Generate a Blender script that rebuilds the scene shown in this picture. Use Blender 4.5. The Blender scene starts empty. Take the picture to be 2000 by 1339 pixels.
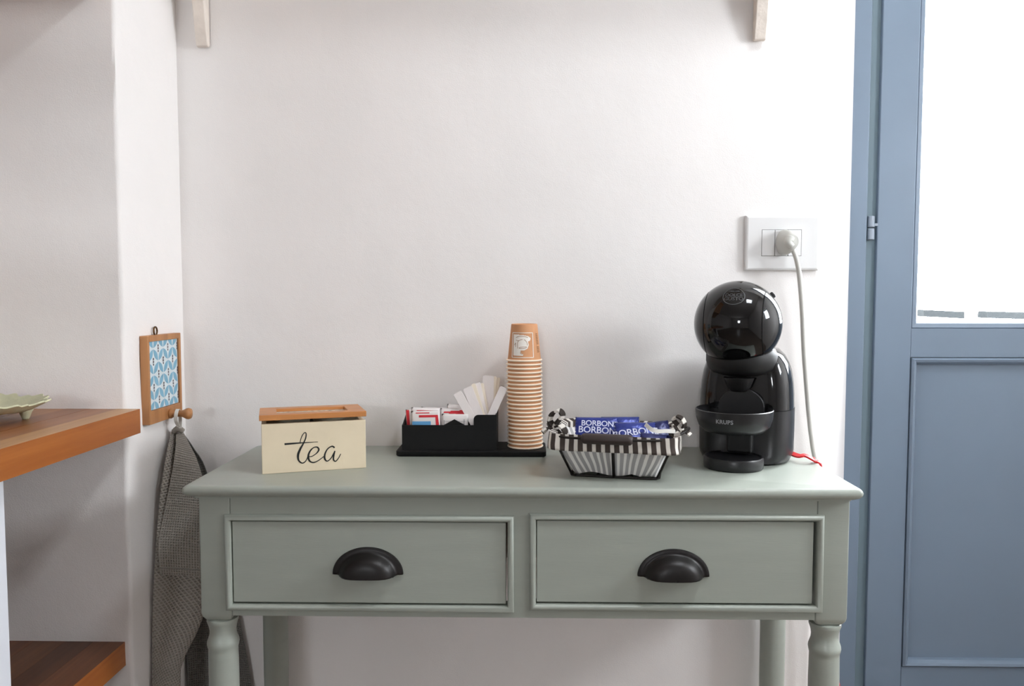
import bpy, bmesh, math, random
from math import sin, cos, pi, radians, sqrt, atan2
from mathutils import Vector, Matrix, noise
random.seed(7)
sc = bpy.context.scene
C = sc.collection

def lin(c):
    return tuple(((v/255)/12.92 if v/255 <= .04045 else ((v/255+.055)/1.055)**2.4) for v in c)

# ------------------------------------------------------------------ camera
TZ = 0.78                      # table height
CZ = TZ + 0.269                # camera height
PITCH, YAW, F = radians(3.36), radians(1.13), 1525.0
cam_d = bpy.data.cameras.new('camera'); cam = bpy.data.objects.new('camera', cam_d); C.objects.link(cam)
cam.location = (0, 0, CZ); cam.rotation_euler = (pi/2-PITCH, 0, YAW)
cam_d.sensor_width = 36; cam_d.lens = 36*F/2000; cam_d.clip_start = .01; cam_d.clip_end = 200
sc.camera = cam

# ------------------------------------------------------------------ sky and light
w = bpy.data.worlds.new('world'); sc.world = w; w.use_nodes = True
bg = w.node_tree.nodes['Background']
bg.inputs[0].default_value = (.93, .96, 1.0, 1); bg.inputs[1].default_value = 50
def portal(name, loc, rot, sx, sy):
    l = bpy.data.lights.new(name, 'AREA'); l.shape = 'RECTANGLE'; l.size = sx; l.size_y = sy
    l.cycles.is_portal = True
    o = bpy.data.objects.new(name, l); C.objects.link(o); o.location = loc; o.rotation_euler = rot
    return o
portal('daylight_portal_door', (1.06, 1.80, 1.52), (-pi/2, 0, 0), .52, 1.06)
portal('daylight_portal_added_window', (1.64, .685, 1.525), (0, pi/2, 0), .55, .47)  # this and the next two portals serve added, unseen windows
portal('daylight_portal_added_front_window', (-.975, -4.92, 1.75), (pi/2, 0, 0), .65, .7)
portal('daylight_portal_added_skylight', (.95, .375, 2.82), (0, 0, 0), .5, .45)
sc.view_settings.view_transform = 'Standard'; sc.view_settings.look = 'None'
sc.view_settings.exposure = -0.08; sc.view_settings.gamma = 1.0; sc.view_settings.use_curve_mapping = False
sc.cycles.use_denoising = True
sc.cycles.max_bounces = 10; sc.cycles.diffuse_bounces = 6; sc.cycles.transparent_max_bounces = 12
sc.cycles.sample_clamp_indirect = 8

# pixel (2000x1339 frame) -> point of the plane y = Y
fw = Vector((-sin(YAW)*cos(PITCH), cos(YAW)*cos(PITCH), -sin(PITCH)))
rt = Vector((cos(YAW), sin(YAW), 0)); up = rt.cross(fw)
def W(px, py, Y):
    d = fw*F + rt*(px-1000) + up*(669.5-py)
    t = Y/d.y
    return Vector((d.x*t, Y, CZ+d.z*t))
def WZ(px, py, Z):
    d = fw*F + rt*(px-1000) + up*(669.5-py)
    t = (Z-CZ)/d.z
    return Vector((d.x*t, d.y*t, Z))
def WX(px, py, X):
    d = fw*F + rt*(px-1000) + up*(669.5-py)
    t = X/d.x
    return Vector((X, d.y*t, CZ+d.z*t))

# ------------------------------------------------------------------ materials
def newmat(name):
    m = bpy.data.materials.new(name); m.use_nodes = True
    nt = m.node_tree; return m, nt, nt.nodes['Principled BSDF']
def mat(name, col, rough=.5, metal=0, spec=.5, var=0, vscale=6, bump=0, bscale=200, coat=0, bdist=.002, stretch=None):
    m, nt, b = newmat(name); N, L = nt.nodes, nt.links
    c = lin(col)
    b.inputs['Base Color'].default_value = (*c, 1); b.inputs['Roughness'].default_value = rough
    b.inputs['Metallic'].default_value = metal; b.inputs['Specular IOR Level'].default_value = spec
    b.inputs['Coat Weight'].default_value = coat; b.inputs['Coat Roughness'].default_value = .04
    tc = N.new('ShaderNodeTexCoord'); mp = N.new('ShaderNodeMapping'); L.new(tc.outputs['Object'], mp.inputs[0])
    if stretch: mp.inputs['Scale'].default_value = stretch
    if var:
        n = N.new('ShaderNodeTexNoise'); n.inputs['Scale'].default_value = vscale; n.inputs['Detail'].default_value = 6
        L.new(mp.outputs[0], n.inputs['Vector'])
        r = N.new('ShaderNodeMapRange'); r.inputs['From Min'].default_value = .3; r.inputs['From Max'].default_value = .7
        r.inputs['To Min'].default_value = 1-var; r.inputs['To Max'].default_value = 1+var
        L.new(n.outputs['Fac'], r.inputs['Value'])
        mx = N.new('ShaderNodeVectorMath'); mx.operation = 'SCALE'; mx.inputs[0].default_value = c
        L.new(r.outputs[0], mx.inputs['Scale']); L.new(mx.outputs[0], b.inputs['Base Color'])
    if bump:
        n = N.new('ShaderNodeTexNoise'); n.inputs['Scale'].default_value = bscale; n.inputs['Detail'].default_value = 5
        L.new(mp.outputs[0], n.inputs['Vector'])
        bp = N.new('ShaderNodeBump'); bp.inputs['Strength'].default_value = bump; bp.inputs['Distance'].default_value = bdist
        L.new(n.outputs['Fac'], bp.inputs['Height']); L.new(bp.outputs[0], b.inputs['Normal'])
    return m
def wood(name, c1, c2, axis='y', rough=.4, scale=1.0, seed=0.0, bump=.15):
    m, nt, b = newmat(name); N, L = nt.nodes, nt.links
    tc = N.new('ShaderNodeTexCoord'); mp = N.new('ShaderNodeMapping'); L.new(tc.outputs['Object'], mp.inputs[0])
    s = {'x': (1.5, 30, 30), 'y': (30, 1.5, 30), 'z': (30, 30, 1.5)}[axis]
    mp.inputs['Scale'].default_value = [v*scale for v in s]; mp.inputs['Location'].default_value = (seed, seed*2, seed*.7)
    n = N.new('ShaderNodeTexNoise'); n.inputs['Scale'].default_value = 1.6; n.inputs['Detail'].default_value = 9
    n.inputs['Roughness'].default_value = .65; n.inputs['Distortion'].default_value = .4
    L.new(mp.outputs[0], n.inputs['Vector'])
    cr = N.new('ShaderNodeValToRGB'); cr.color_ramp.elements[0].position = .33; cr.color_ramp.elements[1].position = .68
    cr.color_ramp.elements[0].color = (*lin(c1), 1); cr.color_ramp.elements[1].color = (*lin(c2), 1)
    L.new(n.outputs['Fac'], cr.inputs[0])
    L.new(cr.outputs[0], b.inputs['Base Color']); b.inputs['Roughness'].default_value = rough
    bp = N.new('ShaderNodeBump'); bp.inputs['Strength'].default_value = bump; bp.inputs['Distance'].default_value = .001
    L.new(n.outputs['Fac'], bp.inputs['Height']); L.new(bp.outputs[0], b.inputs['Normal'])
    return m
def stripes(name, c1, c2, period=.0131, duty=.42, rough=.85, soft=.03):
    """fabric woven in stripes along the UV u direction (u in metres)"""
    m, nt, b = newmat(name); N, L = nt.nodes, nt.links
    uv = N.new('ShaderNodeUVMap'); sp = N.new('ShaderNodeSeparateXYZ'); L.new(uv.outputs[0], sp.inputs[0])
    d = N.new('ShaderNodeMath'); d.operation = 'DIVIDE'; d.inputs[1].default_value = period; L.new(sp.outputs[0], d.inputs[0])
    fr = N.new('ShaderNodeMath'); fr.operation = 'FRACT'; L.new(d.outputs[0], fr.inputs[0])
    pg = N.new('ShaderNodeMath'); pg.operation = 'PINGPONG'; pg.inputs[1].default_value = .5; L.new(fr.outputs[0], pg.inputs[0])
    mr = N.new('ShaderNodeMapRange'); mr.inputs['From Min'].default_value = duty/2-soft; mr.inputs['From Max'].default_value = duty/2+soft
    L.new(pg.outputs[0], mr.inputs['Value'])
    mx = N.new('ShaderNodeMix'); mx.data_type = 'RGBA'; L.new(mr.outputs[0], mx.inputs[0])
    mx.inputs[6].default_value = (*lin(c1), 1); mx.inputs[7].default_value = (*lin(c2), 1)
    L.new(mx.outputs[2], b.inputs['Base Color']); b.inputs['Roughness'].default_value = rough
    b.inputs['Specular IOR Level'].default_value = .2
    n = N.new('ShaderNodeTexNoise'); n.inputs['Scale'].default_value = 900
    bp = N.new('ShaderNodeBump'); bp.inputs['Strength'].default_value = .3; bp.inputs['Distance'].default_value = .0005
    L.new(n.outputs['Fac'], bp.inputs['Height']); L.new(bp.outputs[0], b.inputs['Normal'])
    return m
def waffle(name, col, cell=.004):
    m, nt, b = newmat(name); N, L = nt.nodes, nt.links
    uv = N.new('ShaderNodeUVMap'); sp = N.new('ShaderNodeSeparateXYZ'); L.new(uv.outputs[0], sp.inputs[0])
    hs = []
    for k in (0, 1):
        a = N.new('ShaderNodeMath'); a.operation = 'MULTIPLY'; a.inputs[1].default_value = 2*pi/cell; L.new(sp.outputs[k], a.inputs[0])
        s = N.new('ShaderNodeMath'); s.operation = 'SINE'; L.new(a.outputs[0], s.inputs[0]); hs.append(s)
    mn = N.new('ShaderNodeMath'); mn.operation = 'MAXIMUM'; L.new(hs[0].outputs[0], mn.inputs[0]); L.new(hs[1].outputs[0], mn.inputs[1])
    bp = N.new('ShaderNodeBump'); bp.inputs['Strength'].default_value = .8; bp.inputs['Distance'].default_value = .0012
    L.new(mn.outputs[0], bp.inputs['Height']); L.new(bp.outputs[0], b.inputs['Normal'])
    mr = N.new('ShaderNodeMapRange'); mr.inputs['From Min'].default_value = -1; mr.inputs['To Min'].default_value = .72; mr.inputs['To Max'].default_value = 1.08
    L.new(mn.outputs[0], mr.inputs['Value'])
    mx = N.new('ShaderNodeVectorMath'); mx.operation = 'SCALE'; mx.inputs[0].default_value = lin(col); L.new(mr.outputs[0], mx.inputs['Scale'])
    L.new(mx.outputs[0], b.inputs['Base Color']); b.inputs['Roughness'].default_value = .95; b.inputs['Specular IOR Level'].default_value = .1
    return m
def glassmat(name):
    m, nt, b = newmat(name); N, L = nt.nodes, nt.links
    N.remove(b); out = N['Material Output']
    t = N.new('ShaderNodeBsdfTransparent'); t.inputs[0].default_value = (.97, .98, .98, 1)
    g = N.new('ShaderNodeBsdfGlossy'); g.inputs['Roughness'].default_value = .02
    fr = N.new('ShaderNodeFresnel'); fr.inputs[0].default_value = 1.45
    ge = N.new('ShaderNodeNewGeometry'); iv = N.new('ShaderNodeMath'); iv.operation = 'SUBTRACT'; iv.inputs[0].default_value = 1; L.new(ge.outputs['Backfacing'], iv.inputs[1])
    ml = N.new('ShaderNodeMath'); ml.operation = 'MULTIPLY'; L.new(fr.outputs[0], ml.inputs[0]); L.new(iv.outputs[0], ml.inputs[1])
    mx = N.new('ShaderNodeMixShader'); L.new(ml.outputs[0], mx.inputs[0]); L.new(t.outputs[0], mx.inputs[1]); L.new(g.outputs[0], mx.inputs[2])
    L.new(mx.outputs[0], out.inputs[0]); return m
def plaster():
    m, nt, b = newmat('white_plaster'); N, L = nt.nodes, nt.links
    tc = N.new('ShaderNodeTexCoord')
    n1 = N.new('ShaderNodeTexNoise'); n1.inputs['Scale'].default_value = 2.2; n1.inputs['Detail'].default_value = 5; L.new(tc.outputs['Object'], n1.inputs['Vector'])
    cr = N.new('ShaderNodeValToRGB'); cr.color_ramp.elements[0].position = .3; cr.color_ramp.elements[1].position = .7
    cr.color_ramp.elements[0].color = (*lin((233, 230, 228)), 1); cr.color_ramp.elements[1].color = (*lin((243, 239, 237)), 1)
    L.new(n1.outputs['Fac'], cr.inputs[0]); L.new(cr.outputs[0], b.inputs['Base Color'])
    b.inputs['Roughness'].default_value = .75; b.inputs['Specular IOR Level'].default_value = .25
    n2 = N.new('ShaderNodeTexNoise'); n2.inputs['Scale'].default_value = 500; n2.inputs['Detail'].default_value = 4; L.new(tc.outputs['Object'], n2.inputs['Vector'])
    n3 = N.new('ShaderNodeTexNoise'); n3.inputs['Scale'].default_value = 14; n3.inputs['Detail'].default_value = 3; L.new(tc.outputs['Object'], n3.inputs['Vector'])
    b1 = N.new('ShaderNodeBump'); b1.inputs['Strength'].default_value = .35; b1.inputs['Distance'].default_value = .006; L.new(n3.outputs['Fac'], b1.inputs['Height'])
    b2 = N.new('ShaderNodeBump'); b2.inputs['Strength'].default_value = .30; b2.inputs['Distance'].default_value = .0012; L.new(n2.outputs['Fac'], b2.inputs['Height'])
    L.new(b1.outputs[0], b2.inputs['Normal']); L.new(b2.outputs[0], b.inputs['Normal'])
    return m

M = {}
M['plaster'] = plaster()
M['floor'] = mat('floor_tile', (118, 103, 92), .35, var=.1, vscale=4, bump=.1, bscale=30)
M['sage'] = mat('sage_paint', (158, 164, 155), .33, var=.03, vscale=9, bump=.12, bscale=60, bdist=.001, stretch=(1, 4, 8))
M['sage_dark'] = mat('drawer_raw_wood', (92, 66, 52), .8, var=.1)
M['blue'] = mat('blue_door_paint', (106, 121, 138), .45, var=.03, vscale=5, bump=.1, bscale=80, bdist=.001)
M['groove'] = mat('door_rebate_paint', (104, 122, 132), .55)
M['hinge'] = mat('hinge_metal', (138, 148, 160), .55, metal=0)
M['glass'] = glassmat('clear_glass')
M['black_plastic'] = mat('black_matte_plastic', (11, 11, 12), .6, spec=.25, bump=.05, bscale=400)
M['machine_matte'] = mat('machine_matte_plastic', (26, 26, 28), .33, spec=.5)
M['machine_gloss'] = mat('machine_gloss_plastic', (9, 9, 10), .08, spec=.4, coat=.15)
M['machine_dark'] = mat('machine_seam_black', (6, 6, 7), .6)
M['logo_grey'] = mat('logo_grey', (70, 72, 74), .5)
M['logo_light'] = mat('logo_light', (150, 152, 156), .45)
M['kraft'] = mat('kraft_paper', (205, 150, 108), .8, var=.04, vscale=30)
M['cream_rim'] = mat('cream_paper_rim', (250, 232, 210), .6)
M['white_print'] = mat('white_print', (245, 240, 232), .8)
M['brown_print'] = mat('brown_print', (150, 106, 70), .8)
M['cream_box'] = mat('cream_painted_wood', (225, 210, 182), .6, var=.05, vscale=14, bump=.1, bscale=60)
M['ink'] = mat('black_ink', (22, 24, 24), .6)
M['lid_wood'] = wood('lid_bamboo', (176, 112, 58), (206, 142, 84), 'x', .4, 1.2)
M['dark_inside'] = mat('dark_box_inside', (40, 36, 32), .9)
M['peg_wood'] = wood('peg_wood', (150, 98, 56), (186, 132, 82), 'z', .45, 1)
M['peg_wood_x'] = wood('peg_wood_x', (150, 98, 56), (186, 132, 82), 'x', .45, 1)
M['brass'] = mat('aged_brass', (92, 66, 38), .4, metal=.8)
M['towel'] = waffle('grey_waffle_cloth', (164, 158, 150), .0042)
M['towel_dark'] = waffle('dark_grey_waffle_cloth', (112, 110, 106), .0042)  # back fold in a darker grey than the other folds
M['seam'] = mat('towel_seam', (140, 137, 132), .95)
M['loop'] = mat('white_cotton_loop', (222, 220, 214), .9)
M['ironwire'] = mat('dark_wire', (38, 34, 32), .45, metal=.5)
M['pull'] = mat('black_iron', (26, 23, 23), .4, metal=.3, bump=.05, bscale=200)
M['roll'] = mat('dark_wood_roll', (52, 42, 40), .5, var=.1, vscale=40)
M['liner_band'] = stripes('liner_band_cloth', (232, 228, 220), (78, 70, 66))
M['liner_body'] = stripes('liner_body_cloth', (244, 242, 238), (176, 174, 174))
M['ribbon'] = stripes('ribbon_cloth', (225, 220, 212), (60, 54, 50), period=.017, duty=.42)
M['bag'] = mat('blue_foil', (38, 52, 128), .3, metal=.25, var=.2, vscale=60, bump=.4, bscale=90, bdist=.003)
M['bag_dark'] = mat('navy_foil', (26, 32, 84), .3, metal=.25, bump=.4, bscale=90, bdist=.003)
M['bag_ink'] = mat('bag_white_ink', (214, 218, 240), .5)
M['paper'] = mat('white_sachet_paper', (236, 230, 228), .7, bump=.2, bscale=80, bdist=.001)
M['red'] = mat('red_print', (206, 34, 48), .6)
M['skyblue'] = mat('blue_print', (96, 164, 214), .6)
M['greyprint'] = mat('grey_print', (140, 140, 142), .7)
M['stick_paper'] = mat('stirrer_paper', (240, 232, 230), .7, var=.02, bump=.15, bscale=120)
M['stick_cream'] = mat('stirrer_wood', (242, 230, 212), .7, var=.03)
M['white_plastic'] = mat('white_plastic', (236, 236, 236), .3)
M['socket_gap'] = mat('socket_gap', (120, 112, 110), .7)
M['cable'] = mat('white_cable', (206, 206, 200), .45)
M['red_cord'] = mat('red_cord', (214, 34, 40), .5)
M['whitewash'] = mat('whitewashed_wood', (226, 216, 206), .8, var=.10, vscale=30, bump=.6, bscale=60, bdist=.003)
M['plate'] = mat('aged_cream_metal', (196, 196, 164), .55, var=.12, vscale=40, bump=.4, bscale=120)
M['panel_white'] = mat('white_panel', (226, 230, 238), .6)
M['terrace'] = mat('terrace_stone', (200, 198, 194), .8, var=.05)
M['railing'] = mat('grey_railing', (31, 33, 34), 1.0, spec=0)

# ------------------------------------------------------------------ mesh helpers
WM = {}
def obj(name, bm, m, parent=None, world=False, smooth=False, bevel=0, autosmooth=None, solid=0):
    bmesh.ops.recalc_face_normals(bm, faces=bm.faces)
    if parent is not None and world:
        bm.transform(WM.get(parent.name, Matrix.Identity(4)).inverted())
    me = bpy.data.meshes.new(name); bm.to_mesh(me); bm.free()
    ms = m if isinstance(m, (list, tuple)) else [m]
    for k in ms: me.materials.append(k)
    if smooth:
        for p in me.polygons: p.use_smooth = True
        if autosmooth is not None: me.set_sharp_from_angle(angle=radians(autosmooth))
    o = bpy.data.objects.new(name, me); C.objects.link(o)
    if parent is not None: o.parent = parent
    WM[o.name] = WM.get(parent.name, Matrix.Identity(4)) if parent is not None else Matrix.Identity(4)
    if solid:
        s = o.modifiers.new('solid', 'SOLIDIFY'); s.thickness = solid; s.offset = 0
    if bevel:
        b = o.modifiers.new('bevel', 'BEVEL'); b.width = bevel; b.segments = 3; b.limit_method = 'ANGLE'; b.angle_limit = radians(40)
        if not smooth:
            for p in me.polygons: p.use_smooth = True
            b.harden_normals = True
    return o
def thing(name, label, cat, loc=(0, 0, 0), rotz=0, group=None, full=None):
    o = bpy.data.objects.new(name, None); C.objects.link(o); o.empty_display_size = .02
    if full is not None:
        o.matrix_world = full; WM[o.name] = full.copy()
    else:
        o.location = loc; o.rotation_euler = (0, 0, rotz)
        WM[o.name] = Matrix.Translation(Vector(loc)) @ Matrix.Rotation(rotz, 4, 'Z')
    o['label'] = label; o['category'] = cat
    if group: o['group'] = group
    return o
def tag(o, label, cat, group=None):
    o['label'] = label; o['category'] = cat
    if group: o['group'] = group
    return o
def struct(name, bm, m, parent=None, **k):
    o = obj(name, bm, m, parent, **k)
    if parent is None: o['kind'] = 'structure'
    return o
def box(bm, x0, x1, y0, y1, z0, z1, mi=0):
    v = [bm.verts.new(p) for p in ((x0,y0,z0),(x1,y0,z0),(x1,y1,z0),(x0,y1,z0),(x0,y0,z1),(x1,y0,z1),(x1,y1,z1),(x0,y1,z1))]
    for f in ((0,1,5,4),(1,2,6,5),(2,3,7,6),(3,0,4,7),(4,5,6,7),(3,2,1,0)):
        q = bm.faces.new([v[i] for i in f]); q.material_index = mi
    return v
def B(*a):
    bm = bmesh.new(); box(bm, *a); return bm
def loft(bm, rings, cap0=True, cap1=True, closed=True):
    R = [[bm.verts.new(p) for p in r] for r in rings]
    n = len(R[0])
    for a, b in zip(R, R[1:]):
        for i in range(n if closed else n-1):
            j = (i+1) % n
            try: bm.faces.new((a[i], a[j], b[j], b[i]))
            except ValueError: pass
    if cap0: bm.faces.new(R[0][::-1])
    if cap1: bm.faces.new(R[-1])
    return R
def lathe(bm, prof, c=(0, 0, 0), seg=32, axis='z', cap=False):
    rings = []
    for r, h in prof:
        ring = []
        for i in range(seg):
            a = 2*pi*i/seg
            p = {'z': (r*cos(a), r*sin(a), h), 'x': (h, r*cos(a), r*sin(a)), 'y': (r*sin(a), h, r*cos(a))}[axis]
            ring.append((p[0]+c[0], p[1]+c[1], p[2]+c[2]))
        rings.append(ring)
    loft(bm, rings, cap, cap)
def rrect(x0, x1, y0, y1, r, z, n=5):
    pts = []
    for cx, cy, a0 in ((x1-r, y1-r, 0), (x0+r, y1-r, 90), (x0+r, y0+r, 180), (x1-r, y0+r, 270)):
        for k in range(n+1):
            a = radians(a0+90*k/n); pts.append((cx+r*cos(a), cy+r*sin(a), z))
    return pts
def catmull(pts, n=8):
    P = [Vector(p) for p in pts]; P = [P[0]*2-P[1]]+P+[P[-1]*2-P[-2]]
    out = []
    for i in range(1, len(P)-2):
        for k in range(n):
            t = k/n; a, b, c, d = P[i-1], P[i], P[i+1], P[i+2]
            out.append(.5*((2*b)+(c-a)*t+(2*a-5*b+4*c-d)*t*t+(3*b-a-3*c+d)*t**3))
    out.append(P[-2]); return out
def tube(bm, pts, r, seg=10, cap=True):
    pts = [Vector(p) for p in pts]; rings = []; prev = None
    for i, p in enumerate(pts):
        t = (pts[min(i+1, len(pts)-1)]-pts[max(i-1, 0)]).normalized()
        if prev is None:
            ref = Vector((0, 0, 1)) if abs(t.z) < .9 else Vector((1, 0, 0))
            n = t.cross(ref).normalized()
        else:
            n = (prev-t*prev.dot(t)).normalized()
        prev = n; b = t.cross(n)
        rr = r[i] if isinstance(r, (list, tuple)) else r
        rings.append([p+(n*cos(2*pi*k/seg)+b*sin(2*pi*k/seg))*rr for k in range(seg)])
    loft(bm, rings, cap, cap)
def ribbon(bm, pts, wd, width, th=.0008, uvl=None):
    """flat strip along pts; wd = width direction"""
    pts = [Vector(p) for p in pts]; wd = Vector(wd).normalized(); rings = []
    for i, p in enumerate(pts):
        t = (pts[min(i+1, len(pts)-1)]-pts[max(i-1, 0)]).normalized()
        ww = (wd-t*wd.dot(t)).normalized(); n = t.cross(ww)
        wi = width[i] if isinstance(width, (list, tuple)) else width
        rings.append([p+ww*wi/2+n*th/2, p-ww*wi/2+n*th/2, p-ww*wi/2-n*th/2, p+ww*wi/2-n*th/2])
    R = loft(bm, rings)
    if uvl is not None:
        L = [0]
        for a, b in zip(pts, pts[1:]): L.append(L[-1]+(b-a).length)
        idx = {v: (L[i], k) for i, r in enumerate(R) for k, v in enumerate(r)}
        for f in bm.faces:
            for l in f.loops:
                if l.vert in idx: l[uvl].uv = (idx[l.vert][0], idx[l.vert][1]*.01)
def frame_rings(bm, x0, x1, z0, z1, prof, closed_prof=False):
    """mitred frame in an xz plane; prof = list of (inset, y)"""
    rings = [[(x0+i, y, z0+i), (x1-i, y, z0+i), (x1-i, y, z1-i), (x0+i, y, z1-i)] for i, y in prof]
    if closed_prof: rings.append(rings[0])
    loft(bm, rings, False, False)
    if closed_prof: bmesh.ops.remove_doubles(bm, verts=bm.verts, dist=1e-6)
def prism(bm, poly, z0, z1):
    loft(bm, [[(x, y, z0) for x, y in poly], [(x, y, z1) for x, y in poly]])
def grid(bm, fn, nu, nv, uvfn=None, closed_u=False):
    V = [[bm.verts.new(fn(i/(nu), j/(nv))) for i in range(nu if closed_u else nu+1)] for j in range(nv+1)]
    uvl = bm.loops.layers.uv.verify() if uvfn else None
    for j in range(nv):
        for i in range(nu):
            i2 = (i+1) % nu if closed_u else i+1
            f = bm.faces.new((V[j][i], V[j][i2], V[j+1][i2], V[j+1][i]))
            if uvfn:
                for l, (a, b) in zip(f.loops, ((i, j), (i+1, j), (i+1, j+1), (i, j+1))): l[uvl].uv = uvfn(a/nu, b/nv)
    return V
def poly_on(bm, poly, fn, cell=.0008):
    """fill a 2D polygon with small cells mapped through fn(u,v) -> 3D"""
    ys = [p[1] for p in poly]; y0, y1 = min(ys), max(ys); n = max(1, int((y1-y0)/cell)); h = (y1-y0)/n
    for r in range(n):
        yc = y0+(r+.5)*h; xs = []
        for (ax, ay), (bx, by) in zip(poly, poly[1:]+poly[:1]):
            if (ay <= yc) != (by <= yc): xs.append(ax+(yc-ay)*(bx-ax)/(by-ay))
        xs.sort()
        for a, b in zip(xs[::2], xs[1::2]):
            m = max(1, int((b-a)/.002))
            for k in range(m):
                u0, u1 = a+(b-a)*k/m, a+(b-a)*(k+1)/m
                bm.faces.new([bm.verts.new(fn(u, v)) for u, v in ((u0, y0+r*h), (u1, y0+r*h), (u1, y0+(r+1)*h), (u0, y0+(r+1)*h))])
def stroke2d(pts, wid, n=8):
    P = catmull([(x, y, wi) for (x, y), wi in zip(pts, wid)], n)
    quads = []
    L = []; R = []
    for i, p in enumerate(P):
        a, b = P[max(i-1, 0)], P[min(i+1, len(P)-1)]
        t = Vector((b.x-a.x, b.y-a.y)).normalized(); nx, ny = -t.y, t.x
        L.append((p.x+nx*p.z/2, p.y+ny*p.z/2)); R.append((p.x-nx*p.z/2, p.y-ny*p.z/2))
    return L, R
def stroke_on(bm, pts, wid, fn, n=8):
    L, R = stroke2d(pts, wid, n)
    a = [bm.verts.new(fn(*p)) for p in L]; b = [bm.verts.new(fn(*p)) for p in R]
    for i in range(len(a)-1): bm.faces.new((a[i], a[i+1], b[i+1], b[i]))
def text_on(bm, body, size, fn, spacing=1.0, bold=0):
    cu = bpy.data.curves.new('t', 'FONT'); cu.body = body; cu.size = size; cu.align_x = 'CENTER'; cu.align_y = 'CENTER'
    cu.space_character = spacing; cu.offset = bold; cu.resolution_u = 3
    to = bpy.data.objects.new('t', cu); C.objects.link(to)
    dg = bpy.context.evaluated_depsgraph_get(); me = bpy.data.meshes.new_from_object(to.evaluated_get(dg))
    V = [bm.verts.new(fn(v.co.x, v.co.y)) for v in me.vertices]
    for p in me.polygons:
        try: bm.faces.new([V[i] for i in p.vertices])
        except ValueError: pass
    bpy.data.objects.remove(to); bpy.data.curves.remove(cu); bpy.data.meshes.remove(me)

# ------------------------------------------------------------------ room shell
YB = 1.40; YP = 1.19; YD = 1.75
XS = W(352, 400, YB).x          # side wall of the niche
XC = W(1596, 669, YB).x         # right-hand corner of the back wall
XF = W(1656, 669, YD).x         # left edge of the door frame
H = 2.7; XL = -3.2; XR = 1.62; YR = -4.8
def wavy_prism(poly, movable, amp=.0016, n=60, seed=0):
    bm = bmesh.new(); rings = []
    for k in range(n+1):
        z = H*k/n
        rings.append([(x+(amp*noise.noise((z*9, seed, i)) if i in movable else 0), y+(amp*noise.noise((z*9, seed+5, i)) if i in movable else 0), z) for i, (x, y) in enumerate(poly)])
    loft(bm, rings); return bm
struct('floor', B(XL-.2, XR+.2, YR-.2, 1.9, -.1, 0), M['floor'])
kx0, kx1, ky0, ky1 = .70, 1.20, .15, .60  # skylight opening added out of view to light the back wall
bm = bmesh.new()
box(bm, XL-.2, kx0, YR-.2, 1.9, H, H+.1); box(bm, kx1, XR+.2, YR-.2, 1.9, H, H+.1); box(bm, kx0, kx1, YR-.2, ky0, H, H+.1); box(bm, kx0, kx1, ky1, 1.9, H, H+.1)
struct('ceiling', bm, M['plaster'])
bm = bmesh.new(); t = .04
box(bm, kx0, kx0+t, ky0, ky1, H+.02, H+.08); box(bm, kx1-t, kx1, ky0, ky1, H+.02, H+.08); box(bm, kx0+t, kx1-t, ky0, ky0+t, H+.02, H+.08); box(bm, kx0+t, kx1-t, ky1-t, ky1, H+.02, H+.08)
f = struct('added_skylight', bm, M['panel_white']); obj('glass_pane', B(kx0+t, kx1-t, ky0+t, ky1-t, H+.047, H+.053), M['glass'], f)
r_ = .006
struct('wall_back', wavy_prism([(XS-.05, YB), (XC-r_, YB), (XC+r_*.4, YB+r_*.4), (XF, YD), (XF, 1.9), (XS-.05, 1.9)], (1, 2)), M['plaster'], smooth=True, autosmooth=50)
struct('wall_left', wavy_prism([(XL, YP), (XS-r_, YP), (XS-r_*.3, YP+r_*.3), (XS, YP+r_), (XS, YB+.05), (XL, YB+.05)], (1, 2, 3), .0022, seed=3), M['plaster'], smooth=True, autosmooth=50)
DX1 = XF+.78                     # right end of the door frame
DTOP = 2.16
bm = bmesh.new(); prism(bm, [(DX1, 1.9), (DX1, YD), (DX1+.12, YB), (XR+.2, YB), (XR+.2, 1.9)], 0, H)
struct('wall_back_right', bm, M['plaster'])
bm = bmesh.new(); prism(bm, [(XC, YB), (DX1+.12, YB), (DX1, YD), (DX1, 1.9), (XF, 1.9), (XF, YD)], DTOP, H)
struct('trim_1', bm, M['plaster'])
# right wall with a window added out of view to let light in
wy0, wy1, wz0, wz1 = .45, .92, 1.25, 1.80
bm = bmesh.new()
box(bm, XR, XR+.2, YR, wy0, 0, H); box(bm, XR, XR+.2, wy1, 1.9, 0, H); box(bm, XR, XR+.2, wy0, wy1, 0, wz0); box(bm, XR, XR+.2, wy0, wy1, wz1, H)
struct('wall_right', bm, M['plaster'])
def added_side_window(name, X, y0, y1, z0, z1):
    bm = bmesh.new(); t = .05
    box(bm, X-.03, X+.03, y0, y0+t, z0, z1); box(bm, X-.03, X+.03, y1-t, y1, z0, z1)
    box(bm, X-.03, X+.03, y0+t, y1-t, z0, z0+t); box(bm, X-.03, X+.03, y0+t, y1-t, z1-t, z1)
    f = struct(name, bm, M['blue'])
    obj('glass_pane', B(X-.003, X+.003, y0+t, y1-t, z0+t, z1-t), M['glass'], f)
added_side_window('added_window_1', XR+.1, wy0, wy1, wz0, wz1)
struct('wall_far_left', B(XL-.2, XL, YR, 1.45, 0, H), M['plaster'])
ux0, ux1, uz0, uz1 = -1.3, -.65, 1.4, 2.1  # window added behind the camera, unseen, for fill light
bm = bmesh.new()
box(bm, XL-.2, ux0, YR-.2, YR, 0, H); box(bm, ux1, XR+.2, YR-.2, YR, 0, H); box(bm, ux0, ux1, YR-.2, YR, 0, uz0); box(bm, ux0, ux1, YR-.2, YR, uz1, H)
struct('wall_front', bm, M['plaster'])
bm = bmesh.new(); t = .05
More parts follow.
